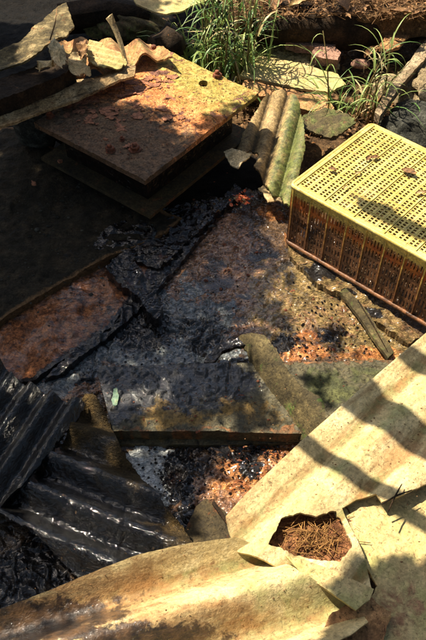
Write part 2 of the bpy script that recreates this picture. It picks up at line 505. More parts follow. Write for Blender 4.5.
def leafmat(name, c0, c1, tr=.35):
    g = NT(name)
    oi = g.n('ObjectInfo').outputs['Random']
    v = g.n('TexCoord').outputs['Object']
    f = g.ma('ADD', g.ma('MULTIPLY', oi, .6), g.ma('MULTIPLY', g.noise(v, 25, 3), .4))
    c = g.mix(f, c0, c1)
    g.l(c, g.b.inputs['Base Color'])
    g.b.inputs['Roughness'].default_value = .45
    t = g.n('BsdfTranslucent')
    g.l(c, t.inputs[0])
    ms = g.n('MixShader')
    ms.inputs[0].default_value = tr
    out = g.t.nodes['Material Output']
    g.l(g.b.outputs[0], ms.inputs[1])
    g.l(t.outputs[0], ms.inputs[2])
    g.l(ms.outputs[0], out.inputs[0])
    return g.m


M['blade'] = leafmat('grass_blade', lin(120, 150, 60), lin(190, 204, 124))
M['blade_dark'] = leafmat('grass_blade_deep', lin(60, 100, 40), lin(120, 158, 78))
M['blade_dry'] = leafmat('dry_blade', lin(160, 140, 90), lin(206, 190, 140), .2)
M['stem'] = leafmat('grass_stem', lin(90, 92, 44), lin(132, 108, 62), .1)
M['tree_leaf'] = leafmat('tree_leaf', lin(40, 70, 24), lin(70, 100, 36), .08)


# ------------------------------------------------------------------ object helpers
def tag(o, label=None, cat=None, group=None, kind=None):
    if label: o['label'] = label
    if cat: o['category'] = cat
    if group: o['group'] = group
    if kind: o['kind'] = kind
    return o


def thing(name, label, cat, loc, group=None):
    o = bpy.data.objects.new(name, None)
    o.empty_display_size = .05
    col.objects.link(o)
    o.location = Vector(loc)
    return tag(o, label, cat, group)


def mesh_obj(name, V, F, mat, parent=None, attrs=None, smooth=True, origin=None):
    V = np.asarray(V, float)
    if parent is not None:
        org = np.array(parent['_org']) if '_org' in parent else np.array(parent.location)
        p = parent.parent
        while p is not None and '_org' not in parent:
            org = org + np.array(p.location)
            p = p.parent
    elif origin is not None:
        org = np.array(origin, float)
    else:
        org = np.array([V[:, 0].mean(), V[:, 1].mean(), V[:, 2].min()])
    me = bpy.data.meshes.new(name)
    me.from_pydata((V - org).tolist(), [], F if isinstance(F, list) else F.tolist())
    if attrs:
        for k, a in attrs.items():
            a = np.asarray(a, np.float32)
            if a.ndim == 2:
                at = me.attributes.new(k, 'FLOAT_VECTOR', 'POINT')
                at.data.foreach_set('vector', a.ravel())
            else:
                at = me.attributes.new(k, 'FLOAT', 'POINT')
                at.data.foreach_set('value', a)
    if smooth:
        me.polygons.foreach_set('use_smooth', [True] * len(me.polygons))
    me.materials.append(mat)
    me.update()
    o = bpy.data.objects.new(name, me)
    col.objects.link(o)
    if parent is not None:
        o.parent = parent
    else:
        o.location = Vector(org)
    return o


def finish_sharp(o, ang=40):
    me = o.data
    bm = bmesh.new()
    bm.from_mesh(me)
    for e in bm.edges:
        if len(e.link_faces) == 2 and e.calc_face_angle(0) > R(ang):
            e.smooth = False
    bm.to_mesh(me)
    bm.free()
    return o


def dens(poly, step, jag, seed, closed=True):
    out = []
    n = len(poly)
    s = 0.0
    for i in range(n):
        a, b = np.array(poly[i][:2]), np.array(poly[(i + 1) % n][:2])
        L = np.linalg.norm(b - a)
        k = max(1, int(L / step))
        nrm = np.array([-(b - a)[1], (b - a)[0]]) / max(L, 1e-9)
        jg = jag if not (len(poly[i]) > 2 and poly[i][2] == 's') else 0.0004
        for j in range(k):
            q = a + (b - a) * j / k
            w = math.sin(math.pi * j / k) if jg < .001 else (1 if j else .6)
            d = (fbm(np.array([s * 1.0]), np.array([seed * 3.3]), 1 / (step * 3.0), 3, seed)[0] - .5) * 2 * jg * w
            out.append(q + nrm * d)
            s += L / k
    return out


def sheet(name, outline, h, step, mat, thick=.006, jag=.003, holes=(), parent=None, attrs=None, seed=1, crd=None, micro=None,
          origin=None, sharp=50, bottom=True, world_pts=False):
    """a thin piece: outline measured in the photo, h(x, y) its height in metres"""
    def conv(poly):
        r = []
        for q in poly:
            p = q[:2] if world_pts else on(q[0], q[1], h)[:2]
            r.append((p[0], p[1]) + tuple(q[2:]))
        return r
    loops = [dens(conv(outline), step * .9, jag, seed)] + [dens(conv(hh), step * .7, jag * 1.3 + .003, seed + 5 + i) for i, hh in enumerate(holes)]
    main = np.array(loops[0])
    x0, y0 = main.min(0)
    x1, y1 = main.max(0)
    gx, gy = np.meshgrid(np.arange(x0, x1, step), np.arange(y0, y1, step))
    gx = gx + (np.arange(gx.shape[0]) % 2)[:, None] * step * .5
    gx, gy = gx.ravel(), gy.ravel()
    k = inside(gx, gy, main)
    gx, gy = gx[k], gy[k]
    ok = np.ones(len(gx), bool)
    for lp in loops:
        ok &= edge_dist(gx, gy, lp) > step * .45
    for lp in loops[1:]:
        ok &= ~inside(gx, gy, lp)
    gx, gy = gx[ok], gy[ok]
    pts, edges = [], []
    for lp in loops:
        b = len(pts)
        pts += [Vector((float(q[0]), float(q[1]))) for q in lp]
        edges += [(b + i, b + (i + 1) % len(lp)) for i in range(len(lp))]
    pts += [Vector((float(a), float(b))) for a, b in zip(gx, gy)]
    v, e, f, ov, oe, of = delaunay_2d_cdt(pts, edges, [], 0, 1e-7, False)
    V = np.array([(q[0], q[1]) for q in v])
    F = np.array([t for t in f if len(t) == 3], int)
    cx = V[F].mean(1)
    k = inside(cx[:, 0], cx[:, 1], main)
    for lp in loops[1:]:
        k &= ~inside(cx[:, 0], cx[:, 1], lp)
    F = F[k]
    used = np.unique(F)
    re = -np.ones(len(V), int)
    re[used] = np.arange(len(used))
    V, F = V[used], re[F]
    a = V[F[:, 1]] - V[F[:, 0]]
    b = V[F[:, 2]] - V[F[:, 0]]
    fl = (a[:, 0] * b[:, 1] - a[:, 1] * b[:, 0]) < 0
    F[fl] = F[fl][:, ::-1]
    z = h(V[:, 0], V[:, 1])
    ztop = z + (micro(V[:, 0], V[:, 1]) if micro is not None else 0)
    n = len(V)
    T = np.c_[V, ztop]
    Bm = np.c_[V, z - thick]
    ed = np.r_[F[:, [0, 1]], F[:, [1, 2]], F[:, [2, 0]]]
    key = {}
    for p, q in ed.tolist():
        key[(p, q)] = key.get((p, q), 0) + 1
    walls = [[q, p, p + n, q + n] for (p, q) in key if (q, p) not in key]
    faces = F.tolist() + walls + ((F[:, ::-1] + n).tolist() if bottom else [])
    VV = np.r_[T, Bm]
    at = {}
    X, Y = VV[:, 0], VV[:, 1]
    if crd is not None:
        at['crd'] = crd(X, Y, VV[:, 2])
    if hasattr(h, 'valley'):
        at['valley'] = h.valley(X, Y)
    for kk, fn in (attrs or {}).items():
        if kk == 'edge' and fn is None:
            at[kk] = np.clip(1 - edge_dist(X, Y, main) / .03, 0, 1)
        else:
            at[kk] = fn(X, Y)
    o = mesh_obj(name, VV, faces, mat, parent, at, origin=origin)
    # the rim between top and side stays crisp
    me = o.data
    nf = len(F)
    ln = np.zeros(len(me.polygons), bool)
    ln[nf:nf + len(walls)] = True
    me.polygons.foreach_set('use_smooth', (~ln).tolist())
    ev = np.zeros(len(me.edges) * 2, np.int32)
    me.edges.foreach_get('vertices', ev)
    ev = np.sort(ev.reshape(-1, 2), 1)
    wk = np.array([(min(p, q), max(p, q)) for (p, q) in key if (q, p) not in key])
    code = set((wk[:, 0] * 10000000 + wk[:, 1]).tolist()) | set(((wk[:, 0] + n) * 10000000 + wk[:, 1] + n).tolist())
    me.edges.foreach_set('use_edge_sharp', [c_ in code for c_ in (ev[:, 0].astype(np.int64) * 10000000 + ev[:, 1]).tolist()])
    return o


def flat(z):
    return lambda x, y: np.full(np.shape(x), float(z))


def tube(pts, rad, seg=8, wob=0.0, seed=0):
    V, F = [], []
    pts = [np.array(p, float) for p in pts]
    n = len(pts)
    for i, p in enumerate(pts):
        d = pts[min(i + 1, n - 1)] - pts[max(i - 1, 0)]
        d /= np.linalg.norm(d)
        a = np.cross(d, [0, 0, 1])
        if np.linalg.norm(a) < .1: a = np.cross(d, [0, 1, 0])
        a /= np.linalg.norm(a)
        b = np.cross(a, d)
        r = rad[i] if hasattr(rad, '__len__') else rad
        for k in range(seg):
            t = 2 * math.pi * k / seg
            w = 1 + wob * (vn(np.array([k * .9 + seed]), np.array([i * .7 + seed]), seed)[0] * 2 - 1)
            V.append(p + (a * math.cos(t) + b * math.sin(t)) * r * w)
    for i in range(n - 1):
        for k in range(seg):
            F.append([i * seg + k, i * seg + (k + 1) % seg, (i + 1) * seg + (k + 1) % seg, (i + 1) * seg + k])
    F.append(list(range(seg))[::-1])
    F.append([(n - 1) * seg + k for k in range(seg)])
    return np.array(V), F


def rock(c, size, seed, squash=.6, sub=3, rough=.25, flat_bottom=True):
    bm = bmesh.new()
    bmesh.ops.create_icosphere(bm, subdivisions=sub, radius=1)
    V = np.array([v.co[:] for v in bm.verts])
    F = [[v.index for v in f.verts] for f in bm.faces]
    bm.free()
    n = fbm(V[:, 0] + V[:, 2] * .7 + seed, V[:, 1] - V[:, 2] * .6 + seed * 2, 1.3, 4, seed, .6) - .5
    V = V * (1 + rough * 2.2 * n)[:, None]
    V = V * np.array([size[0], size[1], size[2] if len(size) > 2 else min(size) * squash])
    if flat_bottom:
        V[:, 2] = np.maximum(V[:, 2], -V[:, 2].max() * .35)
    V[:, 2] -= V[:, 2].min()
    return V + np.array(c), F


def chip_mesh(name, mat, w, d, t, seed, n=9, bend=.0, rag=.25):
    """an irregular flat flake lying in XY, mesh data to share"""
    r_ = random.Random(seed)
    ring = []
    for i in range(n):
        a = 2 * math.pi * i / n
        q = 1 + rag * (r_.random() * 2 - 1)
        ring.append((w * .5 * q * math.cos(a), d * .5 * q * math.sin(a)))
    V, F = [], []
    for z, s in ((0, 1.0), (t, .93)):
        for x, y in ring:
            V.append((x * s, y * s, z + bend * ((x / w) ** 2 * 4 - .3)))
        V.append((0, 0, z - bend * .3 + (t * .25 if z else 0)))
    for i in range(n):
        j = (i + 1) % n
        F.append((i, j, n + 1 + j, n + 1 + i))
        F.append((n + 1 + i, n + 1 + j, 2 * n + 1))
        F.append((j, i, n))
    me = bpy.data.meshes.new(name)
    me.from_pydata(V, [], F)
    me.materials.append(mat)
    return me


def leaf_mesh(name, mat, L, w, curl, seed):
    r_ = random.Random(seed)
    V, F = [], []
    n = 7
    for i in range(n):
        t = i / (n - 1)
        ww = w * .5 * math.sin(math.pi * min(1, t * .92 + .06)) ** .7
        z = curl * math.sin(t * math.pi) * .6 + curl * t * t * .6
        for s in (-1, -.5, 0, .5, 1):
            jit = r_.uniform(-.05, .05) * w
            V.append(((t - .5) * L, s * ww + jit, z + abs(s) ** 1.6 * curl * (.8 + .5 * r_.random()) + .001))
    for i in range(n - 1):
        for k in range(4):
            a = i * 5 + k
            F.append((a, a + 5, a + 6, a + 1))
    m = len(V)
    V += [(x, y, z - .0007) for x, y, z in V]
    F += [tuple(m + q for q in f[::-1]) for f in F]
    b = [i * 5 for i in range(n)] + [(n - 1) * 5 + k for k in range(1, 5)] + [i * 5 + 4 for i in range(n - 2, -1, -1)] + [3, 2, 1]
    for i in range(len(b)):
        p, q = b[i], b[(i + 1) % len(b)]
        F.append((p, q, q + m, p + m))
    me = bpy.data.meshes.new(name)
    me.from_pydata(V, [], F)
    me.polygons.foreach_set('use_smooth', [True] * len(me.polygons))
    me.materials.append(mat)
    return me


def place(name, me, loc, rot=(0, 0, 0), s=1.0, parent=None):
    o = bpy.data.objects.new(name, me)
    col.objects.link(o)
    if parent is not None:
        o.parent = parent
        loc = Vector(loc) - parent.location
    o.location = Vector(loc)
    o.rotation_euler = rot
    o.scale = (s, s, s) if not hasattr(s, '__len__') else s
    return o



# ================================================================== ground
def ground_h(x, y):
    z = (fbm(x, y, 3, 4, 3) - .5) * .05 - .012
    z = z + (fbm(x, y, 40, 3, 9) - .5) * .012
    z = z + sstep(2.75, 3.3, y) * .10 * sstep(-.3, .3, x)        # bank at the back right
    z = z - .03 * sstep(.35, .0, y) 
    return z


def axis(lo, hi, step, far, k=1.35):
    a = list(np.arange(lo, hi, step))
    s = step
    v = hi
    while v < far:
        a.append(v)
        s *= k
        v += s
    s, v = step, lo
    b = []
    while v > -far:
        s *= k
        v -= s
        b.append(v)
    return np.array(b[::-1] + a)


xs = axis(-1.15, 1.15, .012, 600)
ys = axis(.2, 3.4, .014, 600)
GX, GY = np.meshgrid(xs, ys)
gz = ground_h(GX, GY) * np.clip(1 - (np.hypot(GX, GY - 1.5) - 3) / 30, 0, 1)
nx, ny = len(xs), len(ys)
idx = np.arange(nx * ny).reshape(ny, nx)
F = np.stack([idx[:-1, :-1], idx[:-1, 1:], idx[1:, 1:], idx[1:, :-1]], -1).reshape(-1, 4)
GX, GY, gz = GX.ravel(), GY.ravel(), gz.ravel()
wet = np.clip(blobs(GX, GY, [(30, 220, 160, 120), (40, 0, 220, 100), (200, 180, 70, 60), (120, 500, 200, 200)]), 0, 1)  # wet ground plus the areas blackened as shadow
g = mesh_obj('ground', np.c_[GX, GY, gz], F, M['ground'], attrs={'wetm': wet}, origin=(0, 0, 0))
tag(g, kind='structure')

# ------------------------------------------------------------------ wet concrete floor
TAR = [(140, 335, 46, 20, .72), (120, 318, 30, 14, .75), (200, 330, 50, 14, .55), (178, 478, 20, 30), (238, 452, 28, 12), (255, 470, 16, 9, .8), (205, 345, 22, 12, .8), (30, 585, 60, 46), (215, 448, 18, 10),
       (90, 378, 12, 12, .8), (355, 295, 14, 10, .7), (150, 300, 22, 14, .5), (170, 330, 22, 10, .5), (285, 340, 16, 8, .9), (188, 524, 18, 26, .8), (110, 545, 60, 40), (330, 335, 16, 8, .8), (372, 300, 12, 18, .6)]
floor_masks = {
    'tar': lambda x, y: blobs(x, y, TAR),
    'rustm': lambda x, y: blobs(x, y, [(205, 250, 50, 40), (250, 300, 36, 44), (180, 280, 50, 30, .8), (60, 400, 30, 20, .9), (270, 445, 60, 22), (230, 500, 50, 30), (120, 350, 50, 30, .5), (330, 320, 50, 30, .6), (90, 380, 18, 14)]),
    'silt': lambda x, y: blobs(x, y, [(280, 300, 44, 48, .8), (310, 275, 30, 20), (345, 310, 60, 40, .8), (300, 330, 60, 20, .6), (370, 345, 50, 20)]),
    'paint': lambda x, y: blobs(x, y, [(70, 365, 30, 22), (110, 345, 40, 20, .85), (160, 325, 60, 40, .62), (215, 320, 34, 26, .5), (185, 352, 60, 8, .9), (165, 355, 60, 12), (50, 385, 18, 12), (190, 300, 26, 30, .5), (150, 285, 20, 12, .7)]),  # real grey at the left, sheen put into the colour over the middle
    'white': lambda x, y: blobs(x, y, [(150, 455, 24, 12), (153, 478, 19, 22), (158, 495, 13, 12)]),
    'orange': lambda x, y: blobs(x, y, [(300, 350, 34, 10), (365, 355, 40, 6), (272, 445, 50, 16), (250, 480, 44, 26), (210, 430, 90, 8, .8), (310, 335, 14, 8), (270, 210, 14, 12, .7)]),
    'puddle': lambda x, y: blobs(x, y, [(218, 282, 22, 11), (216, 262, 13, 8), (244, 296, 11, 5), (262, 254, 16, 6, .9), (240, 322, 14, 5), (285, 262, 9, 5), (300, 245, 8, 5), (352, 290, 24, 12)]),
}


def floor_h(x, y):
    return .016 + (fbm(x, y, 6, 3, 21) - .5) * .012


def floor_micro(x, y):
    wx = x + (fbm(x, y, 16, 3, 31) - .5) * .07
    wy = y + (fbm(x, y, 16, 3, 32) - .5) * .07
    a = .35 + .65 * sstep(.4, .6, fbm(x, y, 7, 2, 34))
    crk = np.abs(2 * vn(wx * 30, wy * 62, 41) - 1)
    crk2 = np.abs(2 * vn(wx * 75 + 5, wy * 110, 42) - 1)
    tar = np.clip(blobs(x, y, TAR) * 1.3, 0, 1)
    pud = sstep(.45, .8, floor_masks['puddle'](x, y) + (fbm(x, y, 20, 2, 33) - .5) * .6)
    fade = 1 - .5 * sstep(.02, .25, x) * sstep(1.05, 1.3, y)
    z = (sstep(.02, .4, crk) - .7) * .0075 * a * fade + (sstep(.0, .5, crk2) - .6) * .0028
    z = z + tar * (sstep(.5, .9, ridged(wx, wy, 38, 51, 3)) - .3) * .010
    z = z + (fbm(x, y, 90, 2, 61) - .5) * .003
    return z * (1 - pud) - pud * .002


FLOOR = [(-60, 480), (30, 376), (100, 318), (205, 232), (245, 188), (300, 196), (330, 230), (430, 300), (470, 350), (340, 450), (270, 560), (180, 600), (60, 670), (-90, 670)]
fl = sheet('floor', FLOOR, floor_h, .0034, M['floor'], .02, .004, attrs=floor_masks, micro=floor_micro, seed=3, bottom=False)
tag(fl, kind='structure')
# ================================================================== dark slab, rusty strip, tar (left)
slab_h = lambda x, y: .055 + (fbm(x, y, 7, 3, 71) - .5) * .012
sl = sheet('stone_slab', [(-90, 120), (20, 128), (60, 150), (120, 196), (182, 218), (166, 232), (84, 270), (0, 320), (-90, 372)],
           slab_h, .006, M['slab'], .045, .003, attrs={'edge': None},
           micro=lambda x, y: (ridged(x, y, 16, 72, 3) - .6) * .012 + (fbm(x, y, 70, 3, 73) - .5) * .006, seed=5)
tag(sl, 'dark wet stone slab in the shade left of and below the rusty plates', 'slab')

strip_h = lambda x, y: .034 + (fbm(x, y, 8, 2, 75) - .5) * .008
st = sheet('rusted_strip', [(-30, 362), (0, 319), (84, 268), (130, 242), (158, 262), (112, 326), (62, 360), (36, 380), (6, 382), (-30, 402)],
           strip_h, .005, M['rust_strip'], .028, .004, attrs={'edge': None},
           micro=lambda x, y: (ridged(x + fbm(x, y, 15, 2, 5) * .03, y, 13, 77, 3) - .6) * .018 + (fbm(x, y, 80, 3, 78) - .5) * .005, seed=8)
tag(st, 'orange brown rusted metal strip along the edge of the dark stone slab', 'metal strip')

tc = sheet('tar_crust', [(92, 246), (104, 230), (140, 214), (185, 204), (214, 196), (226, 206), (196, 234), (160, 268), (136, 262), (112, 262)],
           lambda x, y: .05 + (fbm(x, y, 9, 2, 79) - .5) * .02, .0042, M['tar'], .035, .006,
           micro=lambda x, y: (ridged(x + fbm(x, y, 20, 2, 80) * .04, y * 1.3, 22, 81, 3) - .55) * .016 + (np.abs(2 * vn(x * 60 + fbm(x, y, 30, 2, 82) * 2, y * 95, 83) - 1) - .5) * .008, seed=9)
tag(tc, 'crumpled black tar crust below the near corner of the rusty plates', 'tar')
tl = sheet('tar_lump', [(106, 268), (118, 258), (134, 262), (150, 282), (163, 306), (158, 318), (146, 312), (138, 296), (122, 286)],
           lambda x, y: .064 + (fbm(x, y, 12, 2, 83) - .5) * .02, .0035, M['tar'], .04, .005,
           micro=lambda x, y: (ridged(x * .8 + y * .5, y * .8 - x, 30, 84, 3) - .55) * .02, seed=10)
tag(tl, 'long glossy black lump of tar lying across the lower side of the rusted strip', 'tar')
ts = sheet('tar_seam', [(206, 232), (244, 190), (236, 184), (212, 205), (160, 262), (108, 326), (60, 362), (44, 380), (60, 374), (112, 334), (150, 300)],
           lambda x, y: .036 + (fbm(x, y, 20, 2, 85) - .5) * .015, .004, M['tar'], .02, .004,
           micro=lambda x, y: (ridged(x, y, 40, 86, 2) - .5) * .014, seed=11)
tag(ts, 'narrow reddish black tar seam running from the rusted strip towards the red flakes', 'tar')

# ================================================================== stacked rusty plates
org = P(145, 180, .1)
pl = thing('rusted_plate_stack', 'two stacked rusty steel plates with bolts, the top one lit orange', 'steel plates', (-.2, 1.9, .06))
ZT, ZL = .235, .1
rot_u = (P(258, 93, ZT) - P(145, 180, ZT))[:2]
rot_u /= np.linalg.norm(rot_u)
rot_v = np.array([-rot_u[1], rot_u[0]])
N0 = P(145, 181, ZT)[:2]


def pc(u, v):
    return N0 + rot_u * u + rot_v * v


def plate_h(x, y):
    return ZT + (fbm(x, y, 5, 2, 91) - .5) * .004


def up(x, y):
    return (x - N0[0]) * rot_u[0] + (y - N0[1]) * rot_u[1]


def vp(x, y):
    return (x - N0[0]) * rot_v[0] + (y - N0[1]) * rot_v[1]


TOPL = [tuple(pc(0, 0)) + ('s',), tuple(pc(.525, 0)) + ('s',), tuple(pc(.53, .20)), tuple(pc(.55, .40)), tuple(pc(.36, .43)), tuple(pc(.1, .43)), tuple(pc(0, .425)) + ('s',)]
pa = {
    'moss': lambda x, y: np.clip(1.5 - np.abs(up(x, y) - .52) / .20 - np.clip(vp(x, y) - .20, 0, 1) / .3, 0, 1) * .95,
    'grey': lambda x, y: np.clip(1.45 - np.hypot((up(x, y) - .04) / .24, (vp(x, y) - .18) / .36), 0, 1) * 1.2,  # near left corner, darkened as if shaded
}


def plate_micro(x, y):
    wx, wy = x + (fbm(x, y, 10, 2, 92) - .5) * .06, y + (fbm(x, y, 10, 2, 93) - .5) * .06
    fl_ = sstep(.50, .56, fbm(wx, wy, 13, 4, 94)) * .0022 + sstep(.52, .56, fbm(wx, wy, 22, 3, 96)) * .0014
    return fl_ + (fbm(x, y, 120, 2, 95) - .5) * .003


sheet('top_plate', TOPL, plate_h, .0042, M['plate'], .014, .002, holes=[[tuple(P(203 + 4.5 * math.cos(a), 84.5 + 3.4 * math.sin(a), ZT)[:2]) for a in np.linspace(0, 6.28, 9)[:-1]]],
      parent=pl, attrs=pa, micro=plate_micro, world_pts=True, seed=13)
LOWL = [tuple(pc(.0, .0)) + ('s',), tuple(pc(.50, .0)) + ('s',), tuple(pc(.5, .43)) + ('s',), tuple(pc(0, .44)) + ('s',)]
lo0 = P(150, 216, ZL)[:2]
sh_ = lo0 - N0
sheet('bottom_plate', [(q[0] + sh_[0] - .0, q[1] + sh_[1], 's') for q in LOWL], flat(ZL), .012, M['plate_low'], .012, .001,
      parent=pl, micro=lambda x, y: (fbm(x, y, 40, 3, 97) - .5) * .004, world_pts=True, seed=14)


def box(c, s, rz=0, bev=0.0, jit=0.0, seed=0):
    bm = bmesh.new()
    bmesh.ops.create_cube(bm, size=1)
    if bev:
        bmesh.ops.bevel(bm, geom=list(bm.edges), offset=bev, offset_type='OFFSET', segments=2, profile=.6, affect='EDGES') if False else None
    V = np.array([v.co[:] for v in bm.verts])
    F = [[v.index for v in f.verts] for f in bm.faces]
    bm.free()
    V = V * np.array(s)
    if jit:
        V = V + np.random.RandomState(seed).uniform(-jit, jit, V.shape)
    ca, sa = math.cos(rz), math.sin(rz)
    V = np.c_[V[:, 0] * ca - V[:, 1] * sa, V[:, 0] * sa + V[:, 1] * ca, V[:, 2]]
    return V + np.array(c), F


ANG = math.atan2(rot_u[1], rot_u[0])
# tarred core block between the plates, blackened to carry the gap's shade
for (u, v, su, sv_) in ((.262, .215, .405, .325),):
    q = pc(u, v)
    V_, F_ = box((q[0], q[1], (ZT - .014 + ZL) / 2 + .002), (su, sv_, ZT - ZL - .019), ANG)
    mesh_obj('core_block', V_, F_, M['tar'], pl, smooth=False)
def bolt_part(px, py, big=1.0, nut=True, seed=1):
    c = P(px, py, ZT)
    r = .0125 * big
    V_, F_ = tube([(0, 0, .0), (0, 0, .003 * big)], r * 1.3, 12, .15, seed)
    w = mesh_obj('washer', V_ + c, F_, M['bolt'], pl)
    V2, F2 = tube([(0, 0, .003 * big), (0, 0, .0125 * big), (0, 0, .014 * big)], [r, r, r * .85], 6, .12, seed)
    b = mesh_obj('nut', V2 + c + np.array([.0006, 0, 0]), F2, M['bolt'], pl, smooth=False)
    V3, F3 = tube([(0, 0, .010 * big), (0, 0, .021 * big), (0, 0, .0225 * big)], [r * .52, r * .5, r * .35], 8, .2, seed)
    mesh_obj('bolt_end', V3 + c, F3, M['bolt'], pl)


for i, (a, b, s) in enumerate([(154, 53, 1.2), (217, 78, 1.15), (67, 106, 1.0), (50, 117, .9), (110, 151, 1.0), (135, 150, 1.05), (122, 140, .6), (216, 74, .01)][:7]):
    bolt_part(a, b, s, seed=i + 3)
fm = [chip_mesh('rust_flake', M['flake'], .055, .036, .0016, 40 + i, 15, .0025, .5) for i in range(6)]
for i in range(110):
    px, py = rng.gauss(112, 34), rng.gauss(98, 20)
    if i < 20: px, py = rng.gauss(150, 16), rng.gauss(86, 8)
    c = P(px, py, ZT)
    if not (.02 < up(c[0], c[1]) < .5 and .02 < vp(c[0], c[1]) < .40): continue
    s = rng.choice([.22, .3, .4, .55, .75])
    place('rust_flake', fm[i % 6], (c[0], c[1], ZT + .003), (rng.uniform(-.12, .12), rng.uniform(-.12, .12), rng.uniform(0, 6.28)), s, pl)
# loose grit on the plate
V_, F_ = [], []
for i in range(700):
    px, py = rng.uniform(60, 230), rng.uniform(50, 160)
    c = P(px, py, ZT)
    if not (.01 < up(c[0], c[1]) < .5 and .01 < vp(c[0], c[1]) < .41): continue
    r = rng.uniform(.0010, .0028)
    b = len(V_)
    for dx, dy, dz in ((-1, -1, 0), (1, -.8, 0), (.2, 1, 0), (0, 0, 1)):
        V_.append((c[0] + dx * r, c[1] + dy * r, ZT + .0015 + dz * r))
    F_ += [(b, b + 1, b + 3), (b + 1, b + 2, b + 3), (b + 2, b, b + 3)]
o = mesh_obj('rust_grit', V_, F_, M['bolt'], pl, smooth=False)
o['kind'] = 'stuff'

# ================================================================== long mossy beam across the floor
def beam_h(x, y):
    return .062 + (fbm(x, y, 5, 2, 101) - .5) * .005


BEAM = [(96, 368, 's'), (180, 364, 's'), (262, 362, 's'), (398, 360, 's'), (410, 372, 's'), (330, 433, 's'), (286, 434, 's'), (200, 431, 's'), (113, 431, 's')]
beam_attr = {
    'tar': lambda x, y: blobs(x, y, [(140, 385, 60, 26, .95), (210, 380, 50, 20, .9), (120, 400, 22, 24, .8), (180, 395, 30, 16, .7), (265, 378, 20, 12, .5), (210, 400, 16, 10, .6)], .06),
    'ochre': lambda x, y: blobs(x, y, [(170, 412, 44, 16), (235, 405, 36, 16, .9), (190, 396, 24, 8, .8), (262, 420, 30, 12, .8)], .06),
    'moss': lambda x, y: blobs(x, y, [(330, 392, 30, 18), (318, 380, 24, 10, .9), (365, 378, 30, 12, .8), (240, 392, 14, 6, .6)], .06),
    'orange': lambda x, y: blobs(x, y, [(340, 361, 70, 4), (290, 361, 20, 4), (280, 432, 30, 4, .8), (130, 430, 30, 3, .8), (200, 431, 60, 3, .8)], .06),
}
bo = sheet('mossy_beam', BEAM, beam_h, .0036, M['beam'], .036, .0015, attrs=beam_attr,
           micro=lambda x, y: (fbm(x, y, 60, 3, 103) - .5) * .006 + sstep(.66, .82, vn(x * 105, y * 105, 105)) * .005 * (.4 + beam_attr['tar'](x, y)) + (fbm(x, y, 18, 3, 106) - .5) * .008
           - sstep(.90, .97, ridged(x, y, 9, 104, 2)) * .006, seed=17)
tag(bo, 'long flat beam across the middle, black at its left end and mossy at its right', 'beam')
ledge = sheet('beam_base', [(118, 436), (118, 444), (200, 445), (290, 443), (345, 435), (345, 420), (200, 425)], flat(.026), .01, M['beam'], .02, .002,
              attrs={'tar': lambda x, y: x * 0 + .35, 'ochre': lambda x, y: x * 0 + .5, 'orange': lambda x, y: x * 0 + .35, 'moss': lambda x, y: x * 0}, parent=bo, seed=18)

# ================================================================== curved piece over the beam
def ridge_piece(x, y):
    a, b = P(250, 338, .06), P(318, 425, .06)
    d = (b - a)[:2]
    L = np.linalg.norm(d)
    d = d / L
    n = np.array([-d[1], d[0]])
    u = (x - a[0]) * d[0] + (y - a[1]) * d[1]
    v = (x - a[0]) * n[0] + (y - a[1]) * n[1] - .012
    return .112 + .022 * u / L - 22 * np.maximum(0, np.abs(v - .0) - .008) ** 2 - .25 * np.maximum(0, -v) + (fbm(x, y, 14, 2, 110) - .5) * .004


CP = [(238, 337), (250, 333), (264, 335), (277, 350), (288, 370), (303, 388), (322, 398), (326, 412), (326, 432), (318, 446), (300, 440), (286, 420), (268, 396), (252, 366), (246, 350)]
o = sheet('curved_fragment', CP, ridge_piece, .004, M['curved'], .007, .003,
          micro=lambda x, y: (fbm(x, y, 70, 3, 111) - .5) * .004, seed=19)
tag(o, 'curved mossy sheet fragment lying across the beam, sun patch near its lower end', 'sheet fragment')
arch = sheet('tar_curl', [(204, 361), (212, 350), (226, 341), (244, 335), (252, 338), (250, 346), (236, 346), (222, 352), (212, 364)],  # black arc modelled in place of the shadow beside the curved fragment
             lambda x, y: .05 + .03 * sstep(-.04, .1, x), .004, M['tar'], .012, .003, seed=20,
             micro=lambda x, y: (fbm(x, y, 50, 2, 112) - .5) * .008)
tag(arch, 'thin curl of black tar rising to the upper end of the curved mossy fragment', 'tar')

# ================================================================== corrugated sheets
def corr(a_px, b_px, z, wl, amp, phase=0.0, slope=(0, 0), wob=.004, seed=0, sharp=1.0, cusp=False):
    """height of a corrugated sheet whose ridges run from a to b; slope = (rise along, rise across) per metre"""
    a, b = P(a_px[0], a_px[1], z), P(b_px[0], b_px[1], z)
    d = (b - a)[:2]
    d = d / np.linalg.norm(d)
    n = np.array([-d[1], d[0]])

    def uv(x, y):
        return (x - a[0]) * d[0] + (y - a[1]) * d[1], (x - a[0]) * n[0] + (y - a[1]) * n[1]

    def h(x, y):
        u, v = uv(x, y)
        w = np.cos(2 * math.pi * v / wl + phase)
        if cusp:
            w = 2 * np.abs(np.cos(math.pi * v / wl + phase / 2)) ** .8 - 1
        if sharp != 1.0:
            w = np.sign(w) * np.abs(w) ** sharp
        return z + slope[0] * u + slope[1] * v + amp * w + (fbm(x, y, 5, 2, seed) - .5) * 2 * wob
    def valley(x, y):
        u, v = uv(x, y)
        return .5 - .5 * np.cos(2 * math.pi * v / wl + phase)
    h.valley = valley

    def crd(x, y, zz):
        u, v = uv(x, y)
        return np.c_[u, v, zz]
    return h, crd, uv


rough_m = lambda s, a=.0016: (lambda x, y: (fbm(x, y, 110, 3, s) - .5) * a * 2)
tar_m = lambda s, a=.004: (lambda x, y: (sstep(.4, .9, ridged(x + fbm(x, y, 30, 2, s) * .02, y, 55, s, 2)) - .5) * a * 2)

